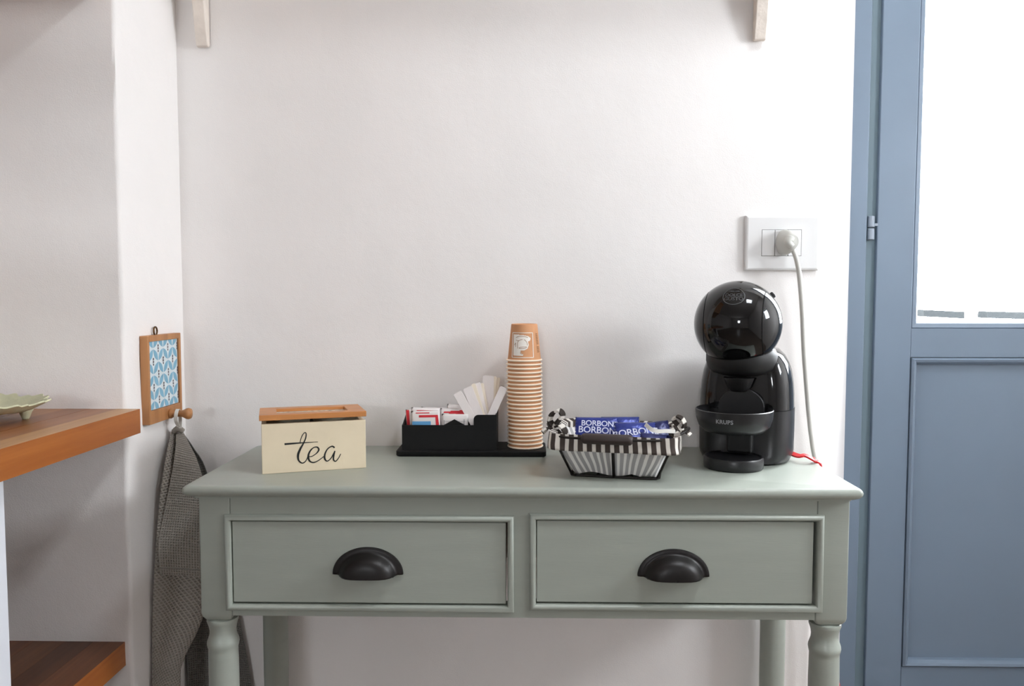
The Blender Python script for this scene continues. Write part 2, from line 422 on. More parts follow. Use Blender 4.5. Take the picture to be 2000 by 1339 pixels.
box(bm, ux0, ux0+t, YR-.13, YR-.07, uz0, uz1); box(bm, ux1-t, ux1, YR-.13, YR-.07, uz0, uz1); box(bm, ux0+t, ux1-t, YR-.13, YR-.07, uz0, uz0+t); box(bm, ux0+t, ux1-t, YR-.13, YR-.07, uz1-t, uz1)
f = struct('added_window_3', bm, M['blue']); obj('glass_pane', B(ux0+t, ux1-t, YR-.103, YR-.097, uz0+t, uz1-t), M['glass'], f)

# ------------------------------------------------------------------ door with its frame
def dz(py, px=1780): return W(px, py, YD).z
x_fr1 = W(1683, 669, YD).x; x_gr1 = W(1706, 669, YD).x; x_gl_o = W(1778, 669, YD).x; x_gl = W(1796, 669, YD).x
x_le = DX1-.035-.05; x_glr = x_le-(x_gl-x_gr1); x_gor = x_le-(x_gl_o-x_gr1)
bm = bmesh.new()
box(bm, XF-.02, x_fr1, YD-.012, YD+.05, 0, DTOP); box(bm, x_le+.02, DX1+.02, YD-.012, YD+.05, 0, DTOP); box(bm, x_fr1, x_le+.02, YD-.012, YD+.05, DTOP-.045, DTOP)
fr = struct('trim_2', bm, M['blue'], bevel=.003)
bm = bmesh.new()
box(bm, x_fr1, x_gr1+.004, YD+.006, YD+.05, 0, DTOP-.045)
obj('rebate', bm, M['groove'], fr)
door = bpy.data.objects.new('door_1', None); C.objects.link(door); door.location = (x_gr1, YD, 0); door['kind'] = 'structure'
WM['door_1'] = Matrix.Translation((x_gr1, YD, 0))
dt = DTOP-.05; zg0 = dz(629); zg1 = dt-.105; zp1 = dz(697); zp0 = dz(1300, 1752); zb = .012
y0, y1 = YD-.004, YD+.042
obj('stile', B(x_gr1, x_gl_o, y0, y1, zb, dt), M['blue'], door, world=True, bevel=.0025)
obj('stile', B(x_gor, x_le, y0, y1, zb, dt), M['blue'], door, world=True, bevel=.0025)
zgo = dz(641)
obj('middle_rail', B(x_gl_o, x_gor, y0+.0006, y1, zp1, zgo), M['blue'], door, world=True)
obj('bottom_rail', B(x_gl_o, x_gor, y0+.0006, y1, zb, zp0), M['blue'], door, world=True)
obj('top_rail', B(x_gl_o, x_gor, y0+.0006, y1, zg1+.012, dt), M['blue'], door, world=True)
bm = bmesh.new(); g = x_gl-x_gl_o
frame_rings(bm, x_gl_o, x_gor, zgo, zg1+.012, [(0, y0+.022), (0, y0+.004), (.002, y0+.002), (g*.55, y0+.004), (g*.8, y0+.010), (g, y0+.022)])
obj('glazing_bead', bm, M['blue'], door, world=True)
obj('glass_pane', B(x_gl_o+.004, x_gor-.004, y0+.022, y0+.028, zgo+.004, zg1), M['glass'], door, world=True)
bm = bmesh.new()
frame_rings(bm, x_gl_o-.0005, x_gor+.0005, zp0-.0005, zp1+.0005, [(0, y0+.010), (.0022, y0+.010), (.0022, y0-.002), (.006, y0-.006), (.011, y0-.004), (.016, y0+.004), (.018, y0+.014)])
obj('panel_moulding', bm, M['blue'], door, world=True)
obj('panel', B(x_gl_o, x_gor, y0+.013, y1-.01, zp0, zp1), M['blue'], door, world=True)
for py0, py1 in ((422, 468), (-560, -514), (1390, 1436)):
    a, b_ = dz(py1, 1700), dz(py0, 1700); bm = bmesh.new(); xc = W(1700, 445, YD).x; mid = (a+b_)/2
    for q0, q1 in ((a, mid-.0015), (mid+.0015, b_)):
        lathe(bm, [(.0, q0), (.0065, q0), (.0075, q0+.001), (.0075, q1-.001), (.0065, q1), (0, q1)], (xc, YD-.002, 0), 20)
    box(bm, xc, x_gr1+.004, YD-.0035, YD+.0, mid+.004, mid+.010)
    obj('hinge', bm, M['hinge'], door, world=True, smooth=True, autosmooth=40)

# outside: terrace and railing seen through the glass
struct('trim_3', B(-6, 10, 1.9, 12, -.25, -.05), M['terrace'])
rl = thing('balcony_railing', 'grey metal balcony rail in two lengths seen through the door glass', 'railing', (2.2, 3.0, 0))
za, zb_ = W(1900, 607, 3.0).z, W(1900, 616, 3.0).z
def rail(x0, x1, zs, ze, name='rail_bar'):
    bm = bmesh.new(); h = .026
    v = [(x0, 3.0, zs), (x1, 3.0, ze)]
    rings = [[(x, y-.03, z-h/2), (x, y+.03, z-h/2), (x, y+.03, z+h/2), (x, y-.03, z+h/2)] for x, y, z in v]
    loft(bm, rings); obj(name, bm, M['railing'], rl, world=True, bevel=.002)
rail(W(1797, 610, 3).x, W(1876, 610, 3).x, W(1800, 611, 3).z, W(1876, 615, 3).z)
rail(W(1918, 610, 3).x, W(2000, 610, 3).x+.9, W(1918, 614, 3).z, W(2000, 618, 3).z-.02)
for px in (1840, 1960, 2100):
    x = W(px, 620, 3).x; obj('post', B(x-.015, x+.015, 2.985, 3.015, -.05, W(px, 618, 3).z-.01), M['railing'], rl, world=True)

# ------------------------------------------------------------------ console table
TX0, TX1, TY0 = W(352, 965, 1.088).x, W(1690, 961, 1.088).x, 1.088
table = thing('console_table', 'sage green painted console table with two drawers and turned legs', 'table', ((TX0+TX1)/2, 1.25, 0))
bm = bmesh.new(); rings = []
for i, z in ((.007, TZ), (.004, TZ-.0006), (.0012, TZ-.003), (0, TZ-.0065), (.0008, TZ-.0105), (.0035, TZ-.014), (.008, TZ-.0165), (.012, TZ-.0175), (.012, TZ-.0195)):
    rings.append(rrect(TX0+i, TX1-i, TY0+i, YB-.003, .006, z, 4))
loft(bm, rings[::-1])
obj('tabletop', bm, M['sage'], table, world=True, smooth=True, autosmooth=60)
YA = 1.105; zt = TZ-.0195
AX0, AX1 = W(388, 1000, YA).x, W(1660, 1000, YA).x
LB = W(449, 1000, YA).x-AX0                # width of leg block
zA = W(1000, 1206, YA).z                   # apron bottom
zL = W(1000, 1221, YA).z                   # block bottom
px_frames = ((437, 1004, 1003, 1190), (1030, 1607, 1001, 1190))
def leg(x0, yy0, name='leg'):
    bm = bmesh.new(); cx, cy, hw = x0+LB/2, yy0+LB/2, LB/2
    rg = []
    for inset, z in ((.010, zL), (.004, zL+.0035), (.001, zL+.009), (0, zL+.014), (0, zt)):
        rg.append(rrect(cx-hw+inset, cx+hw-inset, cy-hw+inset, cy+hw-inset, .002+inset*.6, z, 4))
    loft(bm, rg)
    R = hw
    prof = [(R*.55, zL+.004), (R*.98, zL+.0005), (R*1.0, zL-.003), (R*.95, zL-.006), (R*.93, zL-.0075), (R*.86, zL-.013), (R*.83, zL-.019), (R*.85, zL-.024), (R*.93, zL-.030), (R*.99, zL-.034), (R*1.01, zL-.038),
            (R*.98, zL-.042), (R*.93, zL-.046), (R*.93, zL-.05), (R*.95, zL-.08), (R*.95, zL-.2), (R*.82, zL-.38), (R*.78, .10), (R*.95, .085), (R*.98, .07), (R*.8, .055), (R*.72, .03), (R*.75, .008), (R*.6, 0), (0, 0)]
    lathe(bm, prof, (cx, cy, 0), 32)
    return obj(name, bm, M['sage'], table, world=True, smooth=True, autosmooth=55)
YBK = YB-.012
leg(AX0, YA); leg(AX1-LB, YA); leg(AX0, YBK-LB); leg(AX1-LB, YBK-LB)
# apron: rails and centre stile in front, side and back boards
xL, xR = AX0+LB, AX1-LB
fr_r = []
for a, b_, c, d in px_frames:
    fr_r.append((W(a+4, (c+d)/2, YA).x, W(b_, (c+d)/2, YA).x, W(a, d, YA).z, W(a, c, YA).z))
m_ = .0095                                    # moulding width
ap = .0006
obj('top_rail', B(xL+ap, xR-ap, YA+.0005, YA+.02, fr_r[0][3]-.006, zt), M['sage'], table, world=True)
obj('bottom_rail', B(xL+ap, xR-ap, YA+.0005, YA+.02, zA, fr_r[0][2]+.006), M['sage'], table, world=True)
obj('center_stile', B(fr_r[0][1]-.006, fr_r[1][0]+.006, YA+.0007, YA+.02, fr_r[0][2]+.006, fr_r[0][3]-.006), M['sage'], table, world=True)
obj('side_board', B(AX0+.003, AX0+.019, YA+LB, YBK-LB, zA, zt), M['sage'], table, world=True)
obj('side_board', B(AX1-.019, AX1-.003, YA+LB, YBK-LB, zA, zt), M['sage'], table, world=True)
obj('back_board', B(xL, xR, YBK-.02, YBK-.004, zA, zt), M['sage'], table, world=True)
for k, (x0, x1, z0, z1) in enumerate(fr_r):
    bm = bmesh.new()
    frame_rings(bm, x0, x1, z0, z1, [(0, YA+.001), (.0004, YA-.004), (.002, YA-.0065), (.0045, YA-.0075), (.007, YA-.0065), (m_-.0006, YA-.004), (m_, YA+.001), (m_, YA+.018)])
    obj('drawer_moulding', bm, M['sage'], table, world=True, smooth=True, autosmooth=50)
    gl, gr_, gb, gt = (.0012, .0020, .0026, .0010) if k == 0 else (.0010, .0048, .0026, .0012)
    dx0, dx1, dz0, dz1 = x0+m_+gl, x1-m_-gr_, z0+m_+gb, z1-m_-gt
    bm = bmesh.new(); box(bm, dx0, dx1, YA-.0015, YA+.017, dz0, dz1)
    dr = obj('drawer_front', bm, M['sage'], table, world=True, bevel=.0012)
    bm = bmesh.new(); box(bm, dx0+.004, dx1-.004, YA+.017, YBK-.03, dz0+.003, dz1-.012)
    obj('drawer_body', bm, M['sage_dark'], dr, world=True)
    # cup pull
    hx = W((719, 1315)[k], 1100, YA).x; hz = W(700, 1119, YA).z; a, b_ = .0505, .0385
    prof = [(1.0, 0), (.99, .0022), (.93, .0032), (.86, .0034), (.80, .0055), (.74, .011), (.66, .0165), (.55, .0205), (.40, .0228), (.20, .0238), (.0, .024)]
    def pull(u, v):
        i = v*(len(prof)-1); i0 = min(int(i), len(prof)-2); t = i-i0
        s = prof[i0][0]*(1-t)+prof[i0+1][0]*t; h = prof[i0][1]*(1-t)+prof[i0+1][1]*t
        an = pi*u; drop = max(0, min(1, (.86-s)/.12))*.0010
        e = max(0, 1-min(u, 1-u)/.12)
        return (hx-a*s*cos(an), YA-.0015-h, hz+b_*s*sin(an)-drop*e-drop*.0)
    bm = bmesh.new(); grid(bm, pull, 40, 20)
    # lower lip across the mouth of the pull
    lipw = a*.80
    box(bm, hx-lipw, hx+lipw, YA-.0265, YA-.0235, hz-.0022, hz+.0008)
    for v in bm.verts:
        if abs(v.co.z-(hz-.0022)) < 1e-6 or abs(v.co.z-(hz+.0008)) < 1e-6:
            if v.co.y < YA-.023 and abs(abs(v.co.x-hx)-lipw) < 1e-6: v.co.y += .018; v.co.x = hx+(v.co.x-hx)*.93
    h = obj('cup_pull', bm, M['pull'], dr, world=True, smooth=True, autosmooth=50, solid=.002)
    if k == 0:
        bm = bmesh.new()
        for dx_, dz_ in ((-.012, .0035), (.005, .0055), (.021, .0015), (-.033, -.002), (.028, -.002)):
            lathe(bm, [(0, -.0004), (.0011, 0), (0, .0004)], (hx+dx_, YA-.0272+abs(dx_)*.18, hz+dz_), 8, 'y')


# ------------------------------------------------------------------ wooden counter, its support and lower shelf on the left
zc = W(272, 798, YP).z; xc1 = W(274, 820, YP).x; tc_ = .0375
counter = thing('wooden_counter', 'orange oak block counter jutting out from the left wall', 'counter', (xc1-.3, .8, zc-tc_))
xs = xc1; k = 0
tones = [((162, 114, 64), (190, 144, 90)), ((132, 82, 46), (158, 104, 62)), ((120, 72, 40), (148, 94, 56)), ((142, 92, 52), (168, 114, 68))]
sw = [.036, .042, .038, .045, .04, .043, .04, .045, .04, .04, .042, .04, .045, .04]+[.045]*10
CW = [wood('counter_oak_%d' % i, t[0], t[1], 'y', .35, 1, i*3.1) for i, t in enumerate(tones)]
CS = wood('counter_oak_side', (142, 76, 26), (168, 100, 42), 'y', .4, .8, 5)
for wd_ in sw:
    bm = bmesh.new(); box(bm, xs-wd_+.0003, xs, .52, YP, zc-tc_, zc-(.0002 if k % 2 else 0))
    mi = CW[(0, 1, 2, 3, 2, 1, 0)[k % 7]]
    o = obj('stave', bm, [mi, CS], counter, world=True)
    if k == 0:
        for p in o.data.polygons:
            if p.normal.x > .9: p.material_index = 1
    xs -= wd_; k += 1
sup = tag(obj('support_panel', B(xs, W(9, 950, .925).x, .885, .925, 0, zc-tc_), M['panel_white'], bevel=.003), 'white painted upright panel under the near part of the oak counter', 'panel')
zs = W(240, 1252, YP).z; xs1 = W(245, 1260, YP).x; ts = .038
shelf = thing('wooden_shelf', 'oak shelf low down beneath the counter, shade painted into its tones', 'shelf', (xs1-.2, 1.05, zs-ts))
xs = xs1; DW = [wood('shelf_oak_shaded_%d' % i, t[0], t[1], 'y', .45, 1, 20+i*3.1) for i, t in enumerate([((92, 54, 32), (116, 72, 44)), ((70, 42, 26), (94, 58, 36)), ((84, 50, 30), (106, 68, 42))])]  # oak tones darkened to carry the shade under the counter
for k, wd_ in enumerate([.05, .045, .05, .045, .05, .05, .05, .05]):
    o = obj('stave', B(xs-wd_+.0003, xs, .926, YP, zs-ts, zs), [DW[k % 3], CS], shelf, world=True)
    if k == 0:
        for p in o.data.polygons:
            if p.normal.x > .9: p.material_index = 1
    xs -= wd_

# wall cabinet added above the frame, unseen, to shade the wall over the counter
kc = thing('added_wall_cabinet', 'added unseen wooden cabinet shading the wall above the oak counter', 'cabinet', (-1.2, 1.0, 1.50))
obj('cabinet_body', B(-1.75, -.66, .84, YP, 1.50, 2.25), M['peg_wood'], kc, world=True, bevel=.002)
for k in range(2):
    dr_ = obj('cabinet_door', B(-1.75+.545*k+.002, -1.205+.545*k-.002, .82, .84, 1.50, 2.25), M['peg_wood'], kc, world=True, bevel=.002)
    bm = bmesh.new(); lathe(bm, [(0, 0), (.008, 0), (.006, -.01), (.013, -.02), (0, -.026)], (-1.24+.07*k, .82, 1.58), 16, 'y'); obj('knob', bm, M['brass'], dr_, world=True, smooth=True)

# decorative plate on the counter
pc = (W(-42, 790, 1.06).x, 1.06); pr = .088
plate = thing('ornate_plate', 'cream metal plate with scalloped edge on stub feet on the oak counter', 'plate', (pc[0], pc[1], zc))
def plate_ring(r, z, sc_):
    out = []
    for i in range(144):
        a = 2*pi*i/144; lob = abs(sin(4*a+.6))**.5; rr = r*(1-.16*sc_*(1-lob)+.03*sc_*sin(24*a))
        out.append((rr*cos(a), rr*sin(a), z+.004*sc_*lob+.0012*sc_*sin(24*a)))
    return out
bm = bmesh.new()
loft(bm, [plate_ring(.02, .014, 0), plate_ring(.05, .0135, 0), plate_ring(.066, .014, .3), plate_ring(.078, .018, .8), plate_ring(pr, .0225, 1), plate_ring(pr-.001, .0245, 1), plate_ring(.076, .0205, .8), plate_ring(.064, .0165, .3), plate_ring(.05, .0155, 0), plate_ring(.02, .0155, 0)])
obj('dish', bm, M['plate'], plate, smooth=True, autosmooth=60)
for a in (-62, 28, 118, 208):
    bm = bmesh.new(); lathe(bm, [(0, 0), (.004, 0), (.0055, .003), (.008, .010), (.011, .0145), (0, .0147)], (.055*cos(radians(a)), .055*sin(radians(a)), 0), 14)
    obj('foot', bm, M['plate'], plate, smooth=True)

# ------------------------------------------------------------------ wall brackets and the shelf they carry (above the frame)
zbk = [W(400, 95, YB).z, W(1484, 83, YB).z]; zsh = zbk[0]+.235
sh = tag(obj('wall_shelf', B(W(330, 50, YB).x, W(1560, 50, YB).x, YB-.18, YB-.001, zsh, zsh+.028), M['whitewash'], bevel=.003), 'whitewashed wooden wall shelf carried by the two brackets above the table', 'shelf')
for k, px in enumerate((399, 1481)):
    xm = W(px, 60, YB).x; hw = .0105; prof = []
    z0 = zbk[k]
    n = 22
    side = [(YB-.002, z0+.004), (YB-.005, z0), (YB-.012, z0+.001)]
    for i in range(n+1):
        t = i/n; side.append((YB-.013-.145*t**1.7-.004*sin(t*14)*(1-t), z0+.004+(zsh-z0-.03)*t**.82))
    side += [(YB-.165, zsh-.02), (YB-.165, zsh-.0005), (YB-.002, zsh-.0005)]
    bm = bmesh.new(); loft(bm, [[(xm-hw, y, z) for y, z in side], [(xm-hw*.2, y+ (.0 if i < 3 else 0), z) for i, (y, z) in enumerate(side)], [(xm+hw, y, z) for y, z in side]])
    tag(obj('wall_bracket', bm, M['whitewash'], bevel=.002), ('chipped whitewashed curved bracket high on the wall at the left corner', 'chipped whitewashed curved bracket high above the coffee machine')[k], 'bracket')

# ------------------------------------------------------------------ tile key hook on the side wall
XF_ = XS+.013
ya, yb_ = WX(290, 740, XF_).y, WX(355, 740, XF_).y
zt0, zt1 = WX(290, 831, XF_).z, WX(288, 656, XF_).z
hook = thing('tile_hook_board', 'small wood framed blue bee tile with a peg on the side wall', 'hook', (XS, (ya+yb_)/2, zt0))
fwid = .0115
def yz(bm, x0, x1, y0, y1, z0, z1): box(bm, x0, x1, y0, y1, z0, z1)
ty0, ty1 = WX(294, 740, XF_).y, WX(351, 740, XF_).y
tz0, tz1 = WX(292, 804, XF_).z, WX(292, 667, XF_).z
obj('frame_side', B(XS, XF_, ya, ty0, zt0, zt1), M['peg_wood'], hook, world=True, bevel=.001)
obj('frame_side', B(XS, XF_, ty1, yb_, zt0, zt1), M['peg_wood'], hook, world=True, bevel=.001)
obj('frame_rail', B(XS, XF_-.0002, ty0, ty1, tz1, zt1), M['peg_wood'], hook, world=True)
obj('frame_rail', B(XS, XF_-.0002, ty0, ty1, zt0, tz0), M['peg_wood'], hook, world=True)
mt, nt, bs = newmat('bee_tile_glaze'); bs.inputs['Base Color'].default_value = (*lin((214, 226, 230)), 1); bs.inputs['Roughness'].default_value = .2
tile = obj('tile', B(XS+.004, XF_-.003, ty0+.0006, ty1-.0006, tz0+.0006, tz1-.0006), mt, hook, world=True)
# leaf lattice and bees printed on the tile
leafm = mat('tile_blue_leaf', (120, 172, 198), .25); beem = mat('tile_bee_dark', (84, 70, 78), .4)
bm = bmesh.new(); bb = bmesh.new(); xt = XF_-.0028
cols, rows = 3, 3; cw = (ty1-ty0)/3.05; rh = (tz1-tz0)/2.65
def onT(u, v): return (xt, u, v)
def inside(y, z): return ty0+.001 < y < ty1-.001 and tz0+.001 < z < tz1-.001
def leaf(cy, cz, dy, dz_):
    L = sqrt(dy*dy+dz_*dz_); tx, tz_ = dy/L, dz_/L; n = 8; pts = []
    for i in range(n+1):
        t = i/n; wdt = .30*cw*sin(pi*t); pts.append((cy+dy*t-tz_*wdt*.5, cz+dz_*t+tx*wdt*.5))
    for i in range(n, -1, -1):
        t = i/n; wdt = .30*cw*sin(pi*t); pts.append((cy+dy*t+tz_*wdt*.5, cz+dz_*t-tx*wdt*.5))
    pts = [(min(max(p[0], ty0+.001), ty1-.001), min(max(p[1], tz0+.001), tz1-.001)) for p in pts]
    cen = bm.verts.new(onT(sum(p[0] for p in pts)/len(pts), sum(p[1] for p in pts)/len(pts)))
    vs = [bm.verts.new(onT(*p)) for p in pts]
    for i in range(len(vs)): bm.faces.new((cen, vs[i], vs[(i+1) % len(vs)]))
for i in range(-1, 5):
    for j in range(-1, 8):
        cy = ty0+cw*(i+.5+(.5 if j % 2 else 0)); cz = tz0+rh*(j*.5+.1)
        for dy, dz_ in ((cw*.5, rh*.5), (-cw*.5, rh*.5)):
            my, mz = cy+dy/2, cz+dz_/2+rh*.25
            if inside(my, mz): leaf(cy+dy*.06, cz+rh*.25+dz_*.06-.0, dy*.9, dz_*.9)
        if inside(cy, cz-rh*.25):
            for q, (s1, s2) in enumerate(((.0022, .0022), (.0024, .0020), (.0018, .0020))):
                c0 = cz-rh*.25+(.0046-.0046*q)
                if inside(cy, c0):
                    cv = bb.verts.new(onT(cy, c0)[0:1]+(cy, c0)); r = [bb.verts.new((xt+.0001, cy+s1*cos(t*pi/4), c0+s2*sin(t*pi/4))) for t in range(8)]
                    for t in range(8): bb.faces.new((cv, r[t], r[(t+1) % 8]))
obj('leaf_print', bm, leafm, tile, world=True); obj('bee_print', bb, beem, tile, world=True)
bm = bmesh.new(); ym = (ya+yb_)/2-.014
tube(bm, [(XS+.004, ym+.006*cos(a), zt1+.006+.007*sin(a)) for a in [pi*k/8 for k in range(17)]], .0014, 8)
obj('hanging_ring', bm, M['brass'], hook, world=True, smooth=True)
yp = WX(333, 812, XF_).y; zp = WX(333, 811, XF_+.01).z
bm = bmesh.new(); lathe(bm, [(0, XF_-.001), (.0085, XF_-.001), (.0085, XF_+.002), (.0065, XF_+.005), (.0052, XF_+.016), (.0062, XF_+.022), (.0088, XF_+.027), (.0098, XF_+.031), (.0085, XF_+.035), (0, XF_+.037)], (0, yp, zp), 24, 'x')
obj('peg', bm, M['peg_wood_x'], hook, world=True, smooth=True)

# ------------------------------------------------------------------ towel
towel = thing('tea_towel', 'grey waffle tea towel hanging from the peg left of the table', 'towel', (XS+.03, yp, .3))
lx = XF_+.013
bm = bmesh.new()
pts = [(lx-.001, yp+.004, zp-.024), (lx-.001, yp-.006, zp-.012), (lx, yp-.0075, zp), (lx, yp, zp+.0075), (lx, yp+.0075, zp), (lx+.001, yp+.006, zp-.012), (lx+.001, yp+.004, zp-.026)]
ribbon(bm, catmull(pts, 5), (1, 0, 0), .006, .0008)
obj('hanging_loop', bm, M['loop'], towel, world=True)
def spline(pts):
    P = catmull(pts, 10)
    L = [0]
    for a, b_ in zip(P, P[1:]): L.append(L[-1]+(b_-a).length)
    def f(t):
        s = t*L[-1]
        for i in range(len(P)-1):
            if L[i+1] >= s: return P[i].lerp(P[i+1], (s-L[i])/max(1e-9, L[i+1]-L[i]))
        return P[-1]
    return f
def sheet(name, left, right, m, folds=2.5, amp=.006, phase=0, nu=26, nv=60, uvrot=0):
    lf, rf = spline([W(*p) for p in left]), spline([W(*p) for p in right])
    L = sum((W(*a)-W(*b_)).length for a, b_ in zip(left, left[1:])); Wd = (W(*left[-1])-W(*right[-1])).length
    def fn(u, v):
        a, b_ = lf(v), rf(v); p = a.lerp(b_, u); wloc = (b_-a).length
        n = Vector((-(b_-a).y, (b_-a).x, 0)).normalized()*-1
        if n.y > 0: n = -n
        q = p+n*(amp*min(1, wloc/.1)*sin(u*folds*2*pi+phase)*(1-.3*v))
        q.x = max(q.x, XS+.006); q.y = min(q.y, YB-.006); return q
    def uvf(u, v):
        x, y = u*Wd*.9, v*L; c_, s_ = cos(uvrot), sin(uvrot); return (x*c_-y*s_, x*s_+y*c_)
    bm = bmesh.new(); grid(bm, fn, nu, nv, uvf)
    o = obj(name, bm, m, towel, world=True, smooth=True, solid=.0018)
    return o, fn
BOT = 1560
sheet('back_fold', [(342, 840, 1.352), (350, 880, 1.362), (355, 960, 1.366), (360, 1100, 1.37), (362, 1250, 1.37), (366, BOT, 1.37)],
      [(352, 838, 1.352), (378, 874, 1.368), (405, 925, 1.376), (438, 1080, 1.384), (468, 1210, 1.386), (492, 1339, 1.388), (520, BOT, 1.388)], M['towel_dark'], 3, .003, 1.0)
sheet('middle_fold', [(336, 838, 1.325), (322, 900, 1.282), (309, 1000, 1.262), (299, 1150, 1.25), (291, 1339, 1.24), (288, BOT, 1.235)],
      [(350, 838, 1.345), (372, 880, 1.352), (392, 940, 1.352), (404, 1080, 1.345), (399, 1195, 1.33), (358, 1290, 1.29), (352, 1339, 1.285), (350, BOT, 1.28)], M['towel'], 1.5, .004, .3, uvrot=.5)
o, ffn = sheet('front_fold', [(344, 838, 1.33), (342, 880, 1.292), (332, 940, 1.275), (318, 1010, 1.262), (309, 1060, 1.252), (312, 1121, 1.246)],
      [(354, 838, 1.342), (366, 862, 1.338), (384, 900, 1.332), (400, 960, 1.325), (406, 1050, 1.318), (406, 1126, 1.312)], M['towel'], 1.0, .003, 2.2, nv=40)
bm = bmesh.new(); tube(bm, [ffn(u/20, .955)+Vector((.0, -.0016, 0)) for u in range(21)], .0011, 6)
obj('hem_seam', bm, M['seam'], towel, world=True)
bm = bmesh.new(); tube(bm, catmull([W(340, 842, 1.323), W(348, 836, 1.32), W(357, 842, 1.325)], 6), .005, 8)
obj('gathered_corner', bm, M['towel'], towel, world=True, smooth=True)

# ------------------------------------------------------------------ tea box
p0 = WZ(512, 926, TZ); p1 = WZ(715, 913, TZ); bw = (p1-p0).length; br = atan2(p1.y-p0.y, p1.x-p0.x)
tea = thing('tea_box', 'cream wooden tea box with a loose orange wood framed lid', 'box', (p0.x, p0.y, TZ), br)
bd, bh, th_ = .108, .0765, .007
obj('front_board', B(0, bw, 0, th_, 0, bh), M['cream_box'], tea, bevel=.0008)
obj('back_board', B(0, bw, bd-th_, bd, 0, bh-.004), M['cream_box'], tea, bevel=.0008)
obj('side_board', B(0, th_, th_, bd-th_, 0, bh-.003), M['cream_box'], tea)
obj('side_board', B(bw-th_, bw, th_, bd-th_, 0, bh-.003), M['cream_box'], tea)
obj('bottom_board', B(th_, bw-th_, th_, bd-th_, .001, .006), M['dark_inside'], tea)
obj('divider', B(bw*.5-.002, bw*.5+.002, th_, bd-th_, .006, bh-.008), M['dark_inside'], tea)
def tf(X, Y):       # reading of the lettering on the front board
    u = (X-243)/1242; v = (1135-80*u-Y)/600; return (u*bw, v*bh)
def tfn(u, v): return (u, -.0004, v)
bm = bmesh.new()
tpath = [((688, 760), 4), ((702, 700), 4), ((722, 655), 5), ((748, 625), 5), ((765, 640), 6), ((757, 695), 8), ((728, 760), 11), ((690, 830), 17), ((665, 900), 18), ((672, 965), 12), ((712, 997), 8), ((752, 975), 6), ((783, 915), 5)]
epath = [((783, 915), 5), ((825, 915), 5), ((880, 880), 7), ((912, 835), 12), ((895, 802), 10), ((850, 808), 7), ((805, 855), 12), ((786, 915), 15), ((800, 970), 12), ((845, 990), 9), ((905, 965), 6), ((972, 915), 5)]
apath = [((1103, 806), 12), ((1070, 790), 10), ((1020, 820), 8), ((985, 885), 12), ((983, 945), 13), ((1012, 972), 8), ((1058, 935), 6), ((1095, 865), 6)]
a2 = [((1105, 845), 9), ((1090, 905), 13), ((1088, 955), 11), ((1112, 974), 7), ((1148, 935), 5), ((1176, 882), 4)]
for pth in (tpath, epath, apath, a2):
    stroke_on(bm, [tf(*p) for p, _ in pth], [wv*.00016+.00045 for _, wv in pth], tfn, 8)
stroke_on(bm, [tf(508, 768), tf(620, 758), tf(700, 751), tf(800, 744), tf(903, 736)], [.0030, .0024, .0018, .0012, .0007], tfn)
obj('lettering', bm, M['ink'], tea)
# lid, resting a little open
lt = .0085; lw0, lw1 = -.003, bw+.001; ld0, ld1 = -.004, .120
fr_l, fr_s = .030, .026
def lidbox(name, x0, x1, y0, y1, z0, z1, m=None, bev=.0008):
    bm = B(x0, x1, y0, y1, z0, z1)
    bm.transform(Matrix.Translation((0, 0, bh+.0005)) @ Matrix.Translation((0, ld1, 0)) @ Matrix.Rotation(radians(-2.4), 4, 'X') @ Matrix.Translation((0, -ld1, 0)))
    return obj(name, bm, m or M['lid_wood'], tea, bevel=bev)
lidbox('lid_rail', lw0, lw1, ld0, ld0+fr_l-.004, 0, lt); lidbox('lid_rail', lw0, lw1, ld1-fr_l, ld1, 0, lt)
lidbox('lid_stile', lw0, lw0+fr_s, ld0+fr_l-.004, ld1-fr_l, 0, lt); lidbox('lid_stile', lw1-fr_s, lw1, ld0+fr_l-.004, ld1-fr_l, 0, lt)
mm, nt, bs = newmat('pebbled_lid_panel'); N, L_ = nt.nodes, nt.links
vo = N.new('ShaderNodeTexVoronoi'); vo.inputs['Scale'].default_value = 130; tc0 = N.new('ShaderNodeTexCoord'); L_.new(tc0.outputs['Object'], vo.inputs['Vector'])
cr = N.new('ShaderNodeValToRGB'); cr.color_ramp.elements[0].color = (*lin((225, 218, 205)), 1); cr.color_ramp.elements[1].color = (*lin((120, 118, 108)), 1)
cr.color_ramp.elements[0].position = .25; cr.color_ramp.elements[1].position = .8
L_.new(vo.outputs['Distance'], cr.inputs[0]); L_.new(cr.outputs[0], bs.inputs['Base Color']); bs.inputs['Roughness'].default_value = .4
o = lidbox('lid_panel', lw0+fr_s, lw1-fr_s, ld0+fr_l-.004, ld1-fr_l, .001, .0035, mm, 0)
o['label'] = 'mottled pale grey panel'

